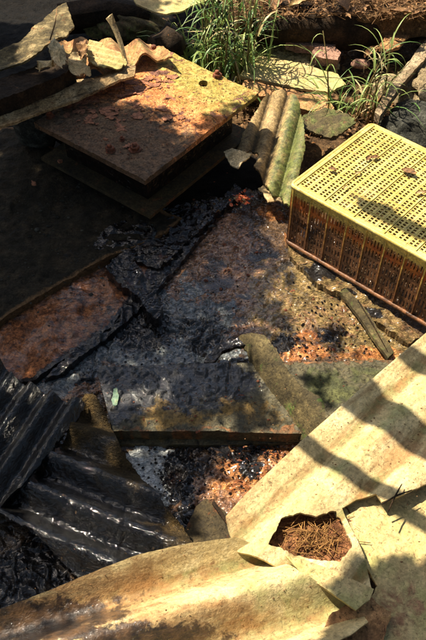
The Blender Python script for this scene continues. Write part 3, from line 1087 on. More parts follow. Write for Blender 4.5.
# black ridged sheet, far left
h1, c1, _ = corr((0, 470), (62, 380), .085, .060, .0145, .8, (0.05, -.10), .004, 121)
o = sheet('corrugated_sheet', [(-50, 372), (0, 358), (14, 376), (42, 392), (64, 402), (86, 404), (78, 418), (62, 436), (42, 462), (22, 486), (0, 508), (-50, 540)],
          h1, .0032, M['black_sheet'], .007, .003, attrs={'ochre': lambda x, y: x * 0}, crd=c1, micro=lambda x, y: (fbm(x, y, 80, 2, 122) - .5) * .0026 + (ridged(x, y, 48, 123, 2) - .5) * .003, seed=22)
tag(o, 'glossy black ridged sheet at the left edge, above the brown triangular one', 'corrugated sheet')

# big olive/black sheet with a triangular point
h2, c2, _ = corr((30, 480), (165, 540), .075, .080, .0175, 1.2, (.10, .02), .006, 124)
o = sheet('corrugated_sheet', [(92, 392), (100, 402), (110, 424), (120, 446), (130, 462), (148, 484), (166, 506), (184, 528), (196, 548), (230, 600), (120, 640), (92, 590), (66, 566), (30, 528), (-20, 504), (-40, 480), (10, 494), (40, 466), (66, 434), (78, 416)],
          h2, .0034, M['olive_sheet'], .008, .003, crd=c2, seed=23,
          attrs={'tar': lambda x, y: np.clip(blobs(x, y, [(50, 490, 60, 50), (90, 520, 60, 44, 1), (120, 560, 60, 40), (20, 500, 60, 50), (90, 450, 30, 14, .6), (140, 510, 36, 24, .75)], .09), 0, 1)},
          micro=lambda x, y: (sstep(.4, .9, ridged(x + fbm(x, y, 30, 2, 5) * .02, y, 60, 6, 2)) - .5) * .0016 + (fbm(x, y, 80, 2, 128) - .5) * .0026)
tag(o, 'dark corrugated sheet rising to a brown triangular point, wet black lower down', 'corrugated sheet')

# small brown tile and chip between the floor and the pale sheets
o = sheet('broken_tile', [(196, 506), (206, 498), (226, 512), (232, 524), (236, 540), (190, 560), (180, 540)], lambda x, y: .07 + (x - .0) * .1, .006, M['plate_low'], .009, .002, seed=24, micro=rough_m(3))
tag(o, 'small grey brown broken tile tucked under the edge of the pale bottom sheet', 'tile')
o = sheet('rusty_wedge', [(226, 520, 's'), (231, 517, 's'), (243, 507, 's'), (246, 510, 's'), (238, 519, 's'), (228, 526, 's')], flat(.128), .004, M['litter_orange'], .008, .0006, seed=25)
tag(o, 'small orange brown wedge lying at the left tip of the right pale sheet', 'chip')
o = sheet('tile_shard', [(214, 500), (222, 511), (228, 520), (226, 523), (218, 512), (212, 503)], flat(.082), .004, M['dark_wood'], .006, .0006, seed=26)
tag(o, 'narrow dark shard standing beside the small broken tile', 'chip')

# flat greenish sheet under the others, bottom right
o = sheet('flat_sheet', [(334, 512), (352, 498), (380, 488), (440, 470), (480, 560), (460, 690), (330, 690), (344, 640), (366, 606), (378, 586), (356, 548)],
          lambda x, y: .142 + (fbm(x, y, 4, 2, 131) - .5) * .01, .005, M['yellow_flat'], .007, .003, micro=rough_m(132), seed=27,
          attrs={'stain': lambda x, y: blobs(x, y, [(330, 620, 26, 22), (400, 600, 40, 40, .7), (345, 575, 18, 34, .7)], .14)})
tag(o, 'flat pale green sheet at the bottom right, under the right corrugated sheet', 'flat sheet')

# right corrugated sheet with the broken hole
h3, c3, uv3 = corr((232, 512), (426, 336), .16, .105, .0070, -.5, (.02, -.02), .004, 135)
HOLE = [(268, 544), (282, 518), (300, 513), (316, 517), (327, 513), (336, 511), (342, 522), (352, 546), (340, 562), (320, 560), (300, 556)]
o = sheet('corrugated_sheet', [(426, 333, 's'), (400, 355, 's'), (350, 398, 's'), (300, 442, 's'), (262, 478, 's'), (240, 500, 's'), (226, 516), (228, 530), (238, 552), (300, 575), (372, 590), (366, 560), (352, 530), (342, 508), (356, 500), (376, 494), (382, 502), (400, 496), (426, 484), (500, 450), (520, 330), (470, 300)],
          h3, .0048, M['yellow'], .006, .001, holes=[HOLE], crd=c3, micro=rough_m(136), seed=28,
          attrs={'green': lambda x, y: np.clip(.75 - np.abs(((uv3(x, y)[1] + .085) / .06)), 0, 1) + .15,
                 'stain': lambda x, y: blobs(x, y, [(400, 455, 50, 26, .9), (240, 520, 22, 14, .8), (420, 500, 40, 16, .7)], .16),
                 'dark': lambda x, y: x * 0})
tag(o, 'pale yellow corrugated sheet on the right with a jagged hole, barred by shadows', 'corrugated sheet')

# flap beneath the hole, folded corner
o = sheet('sheet_flap', [(286, 556, 's'), (306, 560, 's'), (340, 573, 's'), (374, 589, 's'), (370, 600), (356, 610, 's'), (330, 592, 's'), (300, 572, 's')], lambda x, y: .180 + .0 * (y - .53), .005, M['yellow_flat'], .006, .0015,
          seed=29, micro=rough_m(137), attrs={'stain': lambda x, y: x * 0 + .1})
tag(o, 'narrow triangular pale flap between the jagged hole and the bottom sheet', 'sheet fragment')

# bottom sheet
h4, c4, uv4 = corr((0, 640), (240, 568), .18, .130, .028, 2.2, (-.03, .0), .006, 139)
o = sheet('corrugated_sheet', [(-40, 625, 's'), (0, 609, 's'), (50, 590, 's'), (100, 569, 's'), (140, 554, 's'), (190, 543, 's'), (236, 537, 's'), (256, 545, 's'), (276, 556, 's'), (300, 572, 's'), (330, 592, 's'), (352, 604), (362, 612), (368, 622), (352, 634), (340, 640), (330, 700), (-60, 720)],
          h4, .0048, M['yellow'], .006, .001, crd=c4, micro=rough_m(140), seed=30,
          attrs={'green': lambda x, y: blobs(x, y, [(280, 590, 70, 16, .7), (300, 620, 60, 20, .6), (330, 600, 40, 20, .8)], .19),
                 'stain': lambda x, y: np.clip(blobs(x, y, [(130, 585, 60, 24, 1.1), (190, 620, 110, 22, 1), (100, 575, 80, 14), (60, 600, 90, 30, 1.2), (220, 575, 70, 8, .8)], .19), 0, 1),
                 'dark': lambda x, y: blobs(x, y, [(20, 620, 70, 24, 1), (80, 606, 60, 18, .8), (110, 636, 110, 14, .9)], .19)})
tag(o, 'large corrugated sheet along the bottom edge, pale right half and wet dark left end', 'corrugated sheet')

o = sheet('brown_fragment', [(318, 636), (332, 612), (346, 604), (358, 608), (372, 598), (392, 612), (384, 640), (384, 690), (316, 690)], flat(.158), .005, M['sheet_brown'], .007, .004, micro=rough_m(142), seed=31)
tag(o, 'jagged brown sheet fragment at the bottom right beside the pale bottom sheet', 'sheet fragment')
o = sheet('debris_bed', [(255, 548), (280, 505), (345, 500), (362, 545), (345, 575), (290, 575)], lambda x, y: .138 + (fbm(x, y, 18, 3, 143) - .5) * .022, .004, M['straw_bed'], .03, .004, seed=32)
tag(o, 'brown leaf debris seen through the jagged hole in the right pale sheet', 'debris', kind='stuff')
V_, F_ = [], []
for i in range(170):
    c = P(rng.gauss(312, 17), rng.gauss(538, 11), .147)
    a = rng.choice([.5, 2.4, 1.2]) + rng.gauss(0, .45)
    L = rng.uniform(.006, .06)
    d = np.array([math.cos(a), math.sin(a), rng.uniform(-.1, .1)]) * L / 2
    c = c + np.array([0, 0, rng.uniform(-.006, .008)])
    Vt, Ft = tube([c - d, c + np.array([0, 0, .002]), c + d], [rng.uniform(.0003, .0009), rng.uniform(.0004, .0011), .0003], 4)
    b = len(V_)
    V_ += Vt.tolist()
    F_ += [[q + b for q in f] for f in Ft]
o = mesh_obj('straw', V_, F_, M['straw'])
tag(o, 'dry straw and needles heaped under the jagged hole', 'straw', kind='stuff')

# ================================================================== crate
A = P(292, 184, .25)
cu = (P(426, 258, .25) - A)[:2]
CA = math.atan2(cu[1], cu[0])
CU_, CV_ = np.array([math.cos(CA), math.sin(CA)]), np.array([-math.sin(CA), math.cos(CA)])
CL, CW, CH, CZ = .54, .365, .208, .042
crate = thing('crate', 'upturned yellow plastic crate with slotted sides stained orange and brown', 'crate', (A[0], A[1], CZ))


def cw(u, v, z):
    u, v, z = np.asarray(u, float), np.asarray(v, float), np.asarray(z, float)
    return np.stack([A[0] + CU_[0] * u + CV_[0] * v, A[1] + CU_[1] * u + CV_[1] * v, z + 0 * u], -1)


def lattice(us, vs, hole, thick, fn):
    """plate on the grid lines us x vs with real holes where hole[i][j]; fn(u, v, w) -> world"""
    nu, nv = len(us), len(vs)
    U, Vv = np.meshgrid(us, vs, indexing='ij')
    top = fn(U.ravel(), Vv.ravel(), 0.0)
    bot = fn(U.ravel(), Vv.ravel(), -thick)
    n = nu * nv
    V = np.r_[top, bot]
    F = []
    S = ~hole
    for i in range(nu - 1):
        for j in range(nv - 1):
            if not S[i, j]: continue
            a, b, c, d = i * nv + j, (i + 1) * nv + j, (i + 1) * nv + j + 1, i * nv + j + 1
            F.append((a, b, c, d))
            F.append((n + d, n + c, n + b, n + a))
            if i == 0 or not S[i - 1, j]: F.append((d, a, a, d)[:0] or (a, d, n + d, n + a))
            if i == nu - 2 or not S[i + 1, j]: F.append((c, b, n + b, n + c))
            if j == 0 or not S[i, j - 1]: F.append((b, a, n + a, n + b))
            if j == nv - 2 or not S[i, j + 1]: F.append((d, c, n + c, n + d))
    return V, F


def grid_lines(L, margin, ncell, nh, hw):
    """line positions and a flag per interval: True = may be a hole"""
    cell = (L - 2 * margin) / ncell
    ln, fl = [0, margin], [False]
    for c in range(ncell):
        s = margin + c * cell
        pitch = cell / (nh + .45)
        for k in range(nh):
            x = s + pitch * (k + .72) - hw / 2
            ln += [x, x + hw]
            fl += [False, True]
    ln.append(L)
    fl.append(False)
    return np.array(ln), np.array(fl)


us, fu = grid_lines(CL, .012, 17, 2, .0078)
vs, fv = grid_lines(CW, .012, 10, 3, .0071)
hole = fu[:, None] & fv[None, :]
Ztop = CZ + CH
V_, F_ = lattice(us, vs, hole, .0028, lambda u, v, w: cw(u, v, Ztop + w + .0035 * np.sin(np.pi * u / CL) * np.sin(np.pi * v / CW)))
mesh_obj('perforated_base', V_, F_, M['crate_top'], crate, smooth=False)


def crate_box(name, u0, u1, v0, v1, z0, z1, m, attrs=None, n=1):
    bm = bmesh.new()
    bmesh.ops.create_cube(bm, size=1)
    off = min(u1 - u0, v1 - v0, z1 - z0) * .3
    bmesh.ops.bevel(bm, geom=list(bm.edges), offset=off, offset_type='OFFSET', segments=2, profile=.5, affect='EDGES')
    V = np.array([v.co[:] for v in bm.verts])
    s = np.array([u1 - u0 - 0, v1 - v0, z1 - z0])
    # bevel made on the unit cube: rebuild corners so that the bevel stays even
    V = np.sign(V) * (.5 - (.5 - np.abs(V)) / np.maximum(s, 1e-6) * 1.0)
    V = np.clip(V, -.5, .5)
    F = [[v.index for v in f.verts] for f in bm.faces]
    bm.free()
    C_ = np.array([(u0 + u1) / 2, (v0 + v1) / 2, (z0 + z1) / 2])
    Q = V * s + C_
    W = cw(Q[:, 0], Q[:, 1], Q[:, 2])
    return mesh_obj(name, W, F, m, crate, attrs(Q) if attrs else None, smooth=False)


# raised ridges on the base, both ways
for k in range(0, 7):
    u = .012 + (CL - .024) / 17 * min(17, 3 * k) + .0008
    if k == 6: u = CL - .012
    hh = .0052 if k in (0, 6) else .0048
    V_, F_ = box((0, 0, 0), (1, 1, 1))
    nseg = 12
    seg = []
    vv = np.linspace(.004, CW - .004, nseg)
    zz = Ztop + .0035 * math.sin(math.pi * u / CL) * np.sin(np.pi * vv / CW)
    V_ = []
    for v, z in zip(vv, zz):
        for du, dz in ((-.0013, -.002), (-.0010, hh * .62), (.0010, hh * .62), (.0013, -.002)):
            V_.append(cw(u + du, v, z + dz))
    F_ = [(i * 4 + k2, i * 4 + k2 + 1, i * 4 + k2 + 5, i * 4 + k2 + 4) for i in range(nseg - 1) for k2 in range(3)] + [(3, 2, 1, 0), (nseg * 4 - 4, nseg * 4 - 3, nseg * 4 - 2, nseg * 4 - 1)]
    mesh_obj('cross_ridge', V_, F_, M['crate_top'], crate, smooth=False)
for k in range(11):
    v = .012 + (CW - .024) / 10 * k + (.0008 if k < 10 else 0)
    uu = np.linspace(.004, CL - .004, 16)
    zz = Ztop + .0035 * math.sin(math.pi * v / CW) * np.sin(np.pi * uu / CL)
    V_ = []
    for u, z in zip(uu, zz):
        for dv, dz in ((-.0010, -.002), (-.0007, .0016), (.0007, .0016), (.0010, -.002)):
            V_.append(cw(u, v + dv, z + dz))
    F_ = [(i * 4 + k2 + 1, i * 4 + k2, i * 4 + k2 + 4, i * 4 + k2 + 5) for i in range(15) for k2 in range(3)] + [(0, 1, 2, 3), (63, 62, 61, 60)]
    mesh_obj('long_ridge', V_, F_, M['crate_top'], crate, smooth=False)
for k in range(17):
    if k % 3 == 0: continue
    u = .012 + (CL - .024) / 17 * k + .0008
    V_, F_ = [], []
    for v in np.linspace(.008, CW - .008, 12):
        z = Ztop + .0035 * math.sin(math.pi * u / CL) * math.sin(math.pi * v / CW)
        for du, dz in ((-.0009, -.002), (-.0005, .0009), (.0005, .0009), (.0009, -.002)):
            V_.append(cw(u + du, v, z + dz))
    F_ = [(i * 4 + k2, i * 4 + k2 + 1, i * 4 + k2 + 5, i * 4 + k2 + 4) for i in range(11) for k2 in range(3)] + [(3, 2, 1, 0), (44, 45, 46, 47)]
    mesh_obj('fine_ridge', V_, F_, M['crate_top'], crate, smooth=False)


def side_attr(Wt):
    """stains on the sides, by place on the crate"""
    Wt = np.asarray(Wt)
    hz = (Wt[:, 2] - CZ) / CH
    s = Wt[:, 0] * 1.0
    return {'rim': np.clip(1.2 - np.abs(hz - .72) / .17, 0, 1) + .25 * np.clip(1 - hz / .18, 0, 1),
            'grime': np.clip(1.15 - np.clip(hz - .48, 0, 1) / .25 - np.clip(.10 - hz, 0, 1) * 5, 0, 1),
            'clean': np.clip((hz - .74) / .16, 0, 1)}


# side walls: slots in groups of five columns and five rows between ribs
npan_l, npan_w = 9, 6
zl = [0, .010]
fz = [False]
rows = 5
rh = (CH - .010 - .026) / rows
for r_ in range(rows):
    z0 = .010 + r_ * rh
    zl += [z0 + rh * .14, z0 + rh * .86] if r_ else [z0 + rh * .16, z0 + rh * .86]
    fz += [False, True]
zl.append(CH - .002)
fz.append(False)
zl, fz = np.array(zl), np.array(fz)


def side(L, npan, fn):
    ln, fl = [0, .008], [False]
    cell = (L - .016) / npan
    for c in range(npan):
        s = .008 + c * cell
        pitch = (cell - .010) / 5
        for k in range(5):
            x = s + .005 + pitch * (k + .5)
            ln += [x - .0020, x + .0020]
            fl += [False, True]
    ln.append(L)
    fl.append(False)
    ln, fl = np.array(ln), np.array(fl)
    hole = fl[:, None] & fz[None, :]
    V_, F_ = lattice(ln, zl, hole, .0025, fn)
    mesh_obj('side_wall', V_, F_, M['crate_side'], crate, side_attr(V_), smooth=False)


side(CL, npan_l, lambda u, z, w: cw(u, -w * 1.0, CZ + z))
side(CL, npan_l, lambda u, z, w: cw(u, CW + w, CZ + z))
side(CW, npan_w, lambda v, z, w: cw(-w, v, CZ + z))
side(CW, npan_w, lambda v, z, w: cw(CL + w, v, CZ + z))
sa = lambda Q: side_attr(np.c_[Q[:, 0], Q[:, 1], Q[:, 2]])
for k in range(npan_l + 1):
    u = .008 + (CL - .016) / npan_l * k
    for (v0, v1) in ((-.0028, .0005), (CW - .0005, CW + .0028)):
        crate_box('rib', u - .0018, u + .0018, v0, v1, CZ + .004, Ztop - .004, M['crate_side'], sa)
for k in range(npan_w + 1):
    v = .008 + (CW - .016) / npan_w * k
    for (u0, u1) in ((-.0028, .0005), (CL - .0005, CL + .0028)):
        crate_box('rib', u0, u1, v - .0018, v + .0018, CZ + .004, Ztop - .004, M['crate_side'], sa)
# rounded top rim and foot rim
for nm, zr, r_, mt in (('top_rim', Ztop - .004, .0062, M['crate_top']), ('foot_rim', CZ + .005, .0065, M['crate_side'])):
    pts = []
    for (cx, cy, a0) in ((.012, .012, 180), (CL - .012, .012, 270), (CL - .012, CW - .012, 0), (.012, CW - .012, 90)):
        for k in range(5):
            a = R(a0 + k * 22.5)
            pts.append((cx + .014 * math.cos(a), cy + .014 * math.sin(a)))
    V_, F_ = [], []
    n = len(pts)
    for i, p in enumerate(pts):
        q0, q1 = np.array(pts[i - 1]), np.array(pts[(i + 1) % n])
        d = q1 - q0
        d = d / np.linalg.norm(d)
        nn = np.array([d[1], -d[0]])
        for k in range(8):
            t = 2 * math.pi * k / 8
            V_.append(cw(p[0] + nn[0] * math.cos(t) * r_ * .8, p[1] + nn[1] * math.cos(t) * r_ * .8, zr + math.sin(t) * r_))
    F_ = [(i * 8 + k, i * 8 + (k + 1) % 8, ((i + 1) % n) * 8 + (k + 1) % 8, ((i + 1) % n) * 8 + k) for i in range(n) for k in range(8)]
    mesh_obj(nm, V_, F_, mt, crate, side_attr(V_))

# dead leaves on the crate
lf = [leaf_mesh('leaf', M['litter_brown'], .05, .026, .006, 1), leaf_mesh('leaf', M['litter_orange'], .055, .026, .008, 2), leaf_mesh('leaf', M['litter_tan'], .05, .022, .007, 3),
      leaf_mesh('leaf', M['litter_brown'], .06, .034, .010, 4)]
for i, (px, py, k, a, s, lb) in enumerate([
    (374, 160, 0, .2, .72, 'small brown dead leaf on the crate top, nearest its far corner'),
    (408, 175, 0, -.6, 1.15, 'pinkish brown dead leaf on the crate top, largest and farthest right'),
    (368, 161, 3, 1.0, .5, 'tiny dark leaf beside the small brown leaf near the far corner of the crate'),
    (357, 176, 2, .4, .55, 'tan leaf scrap in the middle of the crate top'),
    (332, 172, 3, -.4, .5, 'small brown leaf scrap on the left part of the crate top'),
    (420, 196, 2, .1, .8, 'pale leaf at the right edge of the crate top beside the shadow bar'),
    (345, 190, 2, .9, .5, 'pale tan leaf scrap on the crate top close to its front edge')]):
    c = P(px, py, Ztop)
    o = place('dead_leaf', lf[k], (c[0], c[1], Ztop + .0065), (.03, .02, a), s * .72)
    tag(o, lb, 'leaf', 'dead leaves on the crate')

# ridge of wet sludge along the foot of the crate
def sludge_h(x, y):
    return .036 + (fbm(x, y, 26, 3, 150) - .5) * .022


SL = [(284, 232), (292, 236), (330, 268), (372, 302), (420, 336), (408, 345), (372, 318), (340, 292), (318, 284), (290, 256)]
o = sheet('crusted_sludge', SL, sludge_h, .004, M['floor'], .03, .006, seed=33, attrs={
    'tar': lambda x, y: blobs(x, y, [(322, 274, 16, 9), (372, 316, 10, 6), (350, 296, 8, 5)]), 'rustm': lambda x, y: x * 0 + .5, 'silt': lambda x, y: x * 0 + .75,
    'orange': lambda x, y: blobs(x, y, [(288, 238, 14, 10), (300, 244, 12, 6)]), 'paint': lambda x, y: x * 0, 'white': lambda x, y: x * 0, 'puddle': lambda x, y: x * 0})
tag(o, 'crusted olive sludge along the foot of the yellow crate', 'sludge', kind='stuff')
o = sheet('wood_lath', [(340, 292), (346, 288), (362, 304), (376, 325), (394, 352), (388, 358), (372, 336), (356, 312)], lambda x, y: .045 + (fbm(x, y, 14, 2, 151) - .5) * .01, .004, M['curved'], .012, .0015, seed=34)
tag(o, 'narrow lath lying on the wet floor in front of the crate', 'lath')

# ================================================================== green corrugated fragment between plates and crate
h5, c5, uv5 = corr((262, 196), (292, 98), .085, .058, .0115, 2.2, (.10, -.1), .006, 155, cusp=True)
o = sheet('corrugated_fragment', [(226, 151), (232, 146), (248, 125), (258, 108), (262, 100), (268, 93), (286, 92), (294, 94), (300, 104), (304, 122), (305, 150), (298, 180), (297, 206), (292, 208), (284, 203), (280, 196), (272, 196), (262, 178), (254, 166), (259, 154), (252, 150), (240, 158), (232, 162)],
          h5, .0028, M['sheet_green'], .006, .003, crd=c5, seed=36, micro=rough_m(156),
          attrs={'green': lambda x, y: np.clip((uv5(x, y)[1] * -1 + .03) / .05, 0, 1)})
tag(o, 'green and tan corrugated fragment leaning between the rusty plates and the crate', 'sheet fragment')
o = sheet('sheet_tatter', [(224, 152), (232, 148), (246, 152), (252, 154), (246, 160), (238, 168), (230, 164)], lambda x, y: .145 + (fbm(x, y, 20, 2, 158) - .5) * .02, .003, M['pale_wood'], .004, .003, seed=37)
tag(o, 'pale curled scrap at the broken left end of the green corrugated fragment', 'scrap')
o = sheet('tan_scrap', [(258, 188), (266, 184), (276, 190), (284, 196), (282, 203), (276, 200), (268, 202)], lambda x, y: .075 + (fbm(x, y, 30, 2, 159) - .5) * .02, .003, M['litter_tan'], .004, .003, seed=38)
tag(o, 'tan scrap below the green corrugated fragment, right of the red flakes', 'scrap')
# red flakes
rf = thing('red_flake_heap', 'small heap of bright orange red flakes in a sun spot', 'flakes', P(241, 203, .04))
fmr = [chip_mesh('flake', M['red_bits'], .014, .010, .002, 90 + i, 7, .002, .4) for i in range(4)]
fmw = [chip_mesh('flake', M['gravel'], .011, .008, .002, 95 + i, 7, .002, .4) for i in range(3)]
for i in range(90):
    a, r_ = rng.uniform(0, 6.28), abs(rng.gauss(0, .016))
    c = P(241, 203, .045) + np.array([r_ * math.cos(a) * 1.1, r_ * math.sin(a) * .9, rng.uniform(.004, .022) * math.exp(-r_ / .02) + .006])
    place('flake', rng.choice(fmr + fmr + fmw), c, (rng.uniform(-.7, .7), rng.uniform(-.7, .7), a * 3), rng.uniform(.5, 1), rf)
o = sheet('green_chip', [(113, 389), (117, 388), (119, 396), (117, 405), (113, 406), (111, 400), (113, 395)], lambda x, y: .068 + x * 0, .003, M['green_chip'], .002, .002, seed=77)
tag(o, 'pale green flake on the black left end of the long beam', 'chip')

# crumbs and pebbles of tar scattered on the floor
V_, F_ = [], []
for (px, py, sx, sy, n, z) in ((178, 470, 14, 18, 260, .02), (240, 450, 24, 9, 320, .02), (260, 470, 18, 12, 160, .02), (320, 345, 30, 8, 100, .02), (90, 345, 40, 22, 160, .02), (200, 300, 60, 50, 90, .02), (330, 310, 30, 20, 120, .02)):
    for i in range(n):
        c = P(rng.gauss(px, sx), rng.gauss(py, sy), z)
        r = rng.uniform(.0012, .0042)
        c[2] = z - .002
        b = len(V_)
        for dx, dy, dz in ((-1, -.4, 0), (0, -1, .1), (1, -.3, 0), (.5, .9, 0), (-.6, .8, .1), (0, 0, .9)):
            V_.append((c[0] + dx * r * rng.uniform(.7, 1.2), c[1] + dy * r * rng.uniform(.7, 1.2), c[2] + dz * r))
        F_ += [(b + k, b + (k + 1) % 5, b + 5) for k in range(5)]
tag(mesh_obj('tar_crumbs', V_, F_, M['tar'], smooth=False), 'black tar crumbs scattered over the wet floor', 'crumbs', kind='stuff')

def bits(name, label, mat, spots, seed):
    r_ = random.Random(seed)
    V_, F_ = [], []
    for (px, py, sx, sy, n, hf, r0, r1) in spots:
        for i in range(n):
            a_, b_ = r_.gauss(px, sx), r_.gauss(py, sy)
            c = on(a_, b_, hf)
            r = r_.uniform(r0, r1) * (1 if r_.random() < .8 else 1.8)
            c[2] = float(hf(np.array([c[0]]), np.array([c[1]]))[0]) + .0004
            b = len(V_)
            k = r_.choice([4, 5, 6])
            a0 = r_.uniform(0, 6)
            el = r_.uniform(.4, 1)
            for q in range(k):
                t = a0 + 2 * math.pi * q / k
                w = r * r_.uniform(.6, 1.2)
                V_.append((c[0] + math.cos(t) * w, c[1] + math.sin(t) * w * el, c[2]))
            V_.append((c[0] + r_.uniform(-.3, .3) * r, c[1], c[2] + r * r_.uniform(.25, .7)))
            F_ += [(b + q, b + (q + 1) % k, b + k) for q in range(k)]
    o = mesh_obj(name, V_, F_, mat, smooth=False)
    return tag(o, label, name.replace('_', ' '), kind='stuff')


bits('rust_crumbs', 'brown rust crumbs strewn over the wet floor and the beam', M['bolt'],
     [(210, 260, 40, 30, 260, floor_h, .001, .004), (260, 455, 34, 16, 260, floor_h, .001, .004), (190, 400, 60, 16, 160, beam_h, .001, .003), (330, 320, 30, 20, 120, floor_h, .001, .004), (60, 375, 18, 12, 60, floor_h, .001, .004)], 3)
bits('sheet_grit', 'dark grit and leaf crumbs lying on the pale corrugated sheets', M['litter_brown'],
     [(330, 450, 50, 40, 150, h3, .0005, .0018), (200, 590, 90, 26, 130, h4, .0004, .0012), (400, 440, 30, 60, 120, h3, .0005, .002), (290, 600, 30, 14, 30, h4, .0005, .0014)], 4)
bits('slab_grit', 'small stones and crumbs on the dark slab', M['stone_dark'],
     [(70, 230, 60, 40, 420, slab_h, .0012, .005)], 5)

# ================================================================== background, top right
h6 = lambda x, y: .075 + (fbm(x, y, 5, 3, 161) - .5) * .02
o = sheet('mossy_sheet', [(248, 58), (262, 56), (300, 63), (338, 74), (346, 84), (330, 92), (300, 88), (262, 80), (240, 76)], h6, .007, M['yellow_flat'], .01, .003, seed=40, micro=rough_m(162, .003),
          attrs={'stain': lambda x, y: x * 0})
tag(o, 'flat yellow green sheet lying behind the grass, crack along its front', 'flat sheet')
o = sheet('cracked_slab', [(244, 80), (262, 83), (300, 92), (328, 96), (334, 108), (324, 114), (300, 108), (285, 96), (262, 96), (240, 94)], lambda x, y: .07 + (fbm(x, y, 7, 3, 163) - .5) * .02, .006, M['sheet_brown'], .02, .004, seed=41, micro=rough_m(164, .004))
tag(o, 'reddish tan broken slab in front of the flat yellow green sheet', 'slab')
o = sheet('mossy_fragment', [(300, 118), (312, 112), (330, 108), (350, 114), (356, 122), (344, 132), (330, 138), (316, 134), (304, 128)], lambda x, y: .11 + (fbm(x, y, 9, 3, 165) - .5) * .05, .005, M['mossy'], .006, .007, seed=42, micro=rough_m(166, .003))
tag(o, 'mossy green curled fragment just behind the left far edge of the crate', 'sheet fragment')
for nm, poly, z, lb in (('flat_stone', [(284, 36), (300, 35), (322, 40), (336, 44), (328, 48), (304, 46), (286, 42)], .10, 'long pinkish flat stone below the dark log'),
                        ('flat_stone', [(314, 48), (332, 45), (340, 52), (338, 60), (322, 58), (312, 53)], .10, 'broad pinkish flat stone nearer the grass, right of the gravel strip')):
    o = sheet(nm, poly, lambda x, y, z=z: z + (fbm(x, y, 8, 2, 167) - .5) * .02, .008, M['pink_stone'], .03, .006, seed=len(lb))
    tag(o, lb, 'stone')
# gravel strip
V_, F_ = [], []
for i in range(420):
    px, py = rng.uniform(256, 338), rng.gauss(0, 7)
    py = 50 + (px - 256) * .16 + py
    if py > 57 + (px - 256) * .2: continue
    c = P(px, py, .045)
    s = rng.uniform(.004, .013)
    Vr, Fr = rock(c - np.array([0, 0, s * .3]), (s * 1.3, s, s * .7), i, sub=1, rough=.3)
    b = len(V_)
    V_ += Vr.tolist()
    F_ += [[q + b for q in f] for f in Fr]
tag(mesh_obj('gravel', V_, F_, M['gravel'], smooth=False), 'strip of pale gravel between the flat sheet and the dark log', 'gravel', kind='stuff')

# dark log with earth heaped on it
pts = [P(238, 30, .10), P(262, 27, .12), P(300, 24, .13), P(345, 27, .12), P(388, 24, .10), P(430, 22, .08)]
V_, F_ = tube(pts, [.05, .07, .08, .08, .07, .05], 12, .35, 3)
tag(mesh_obj('log', V_, F_, M['dark_wood']), 'dark log lying across the back under brown leaf litter', 'log')
o = sheet('earth_bank', [(225, -20), (470, -20), (470, 10), (400, 13), (372, 16), (345, 17), (300, 14), (270, 11), (240, 14)], lambda x, y: .19 + (fbm(x, y, 9, 3, 170) - .5) * .05, .013, M['ground'], .1, .01, seed=45,
          attrs={'wetm': lambda x, y: x * 0}, micro=lambda x, y: (fbm(x, y, 60, 3, 171) - .5) * .03)
tag(o, kind='structure')
# timber board and stones at the right
o = sheet('timber_board', [(440, 26), (434, 48), (402, 84), (380, 116), (375, 112), (384, 94), (408, 62), (424, 42)], lambda x, y: .10 + (fbm(x, y, 5, 2, 172) - .5) * .02, .009, M['wood'], .03, .003, seed=46,
          crd=lambda x, y, z: np.c_[x * .76 + y * .65, y * .76 - x * .65, z])
tag(o, 'weathered grey timber board edging the right side behind the crate', 'board')
V_, F_ = rock(P(426, 98, .0) + np.array([.04, 0, 0]), (.17, .17, .06), 12, sub=5, rough=.6)
tag(mesh_obj('boulder', V_, F_, M['stone']), 'pale sunlit boulder at the right edge behind the crate', 'boulder')
V_, F_ = rock(P(412, 142, .0) + np.array([.05, .0, 0]), (.20, .15, .09), 14, sub=5, rough=.5)
tag(mesh_obj('boulder', V_, F_, M['stone_dark']), 'dark gritty boulder in the shade directly behind the crate', 'boulder')
for i, (px, py, sx, lb) in enumerate([(360, 66, .035, 'brown stone right of the small grass clump'), (300, 104, .03, 'orange brown stone on the reddish broken slab'), (318, 100, .026, 'small orange stone near the mossy fragment')]):
    V_, F_ = rock(P(px, py, .05), (sx, sx * .7, sx * .5), 30 + i, sub=3)
    tag(mesh_obj('stone', V_, F_, M['pink_stone']), lb, 'stone')

# orange and brown dead leaves and bark at the back
spec = [(334, 38, 1, 2.6, .3, 'bright orange dead leaf under the log, left of the brown ones'), (345, 40, 3, 2.0, -.4, 'brown leaf overlapping the bright orange leaf under the log'),
        (322, 33, 1, 1.6, .8, 'small orange leaf tight against the log'), (388, 36, 2, 2.2, 1.1, 'tan leaf lying on the long piece of bark'), (358, 33, 0, 2.0, .1, 'dark brown leaf against the right end of the log'),
        (400, 14, 0, 1.5, -.2, 'brown leaf on the bank above the log, far right'), (300, 6, 2, 1.7, .4, 'tan leaf on the bank above the middle of the log'), (372, 54, 0, 1.5, .7, 'brown leaf halfway between the log and the timber board'),
        (276, 4, 0, 1.7, 1.4, 'brown leaf on the bank behind the tall grass'), (340, 6, 3, 1.6, 2.0, 'large brown leaf on the bank above the orange leaves')]
for px, py, k, s, a, lb in spec:
    z = .21 if py < 20 else .09
    c = P(px, py, z)
    o = place('dead_leaf', lf[k], c, (rng.uniform(-.2, .2), rng.uniform(-.2, .2), a), s)
    tag(o, lb, 'leaf', 'dead leaves at the back')
o = sheet('bark_piece', [(378, 48), (386, 34), (396, 22), (412, 20), (416, 24), (408, 36), (400, 46), (388, 50)], lambda x, y: .12 + (fbm(x, y, 8, 2, 175) - .5) * .03, .006, M['sheet_brown'], .012, .005, seed=47)
tag(o, 'orange brown slab of bark at the upper right below the bank', 'bark')
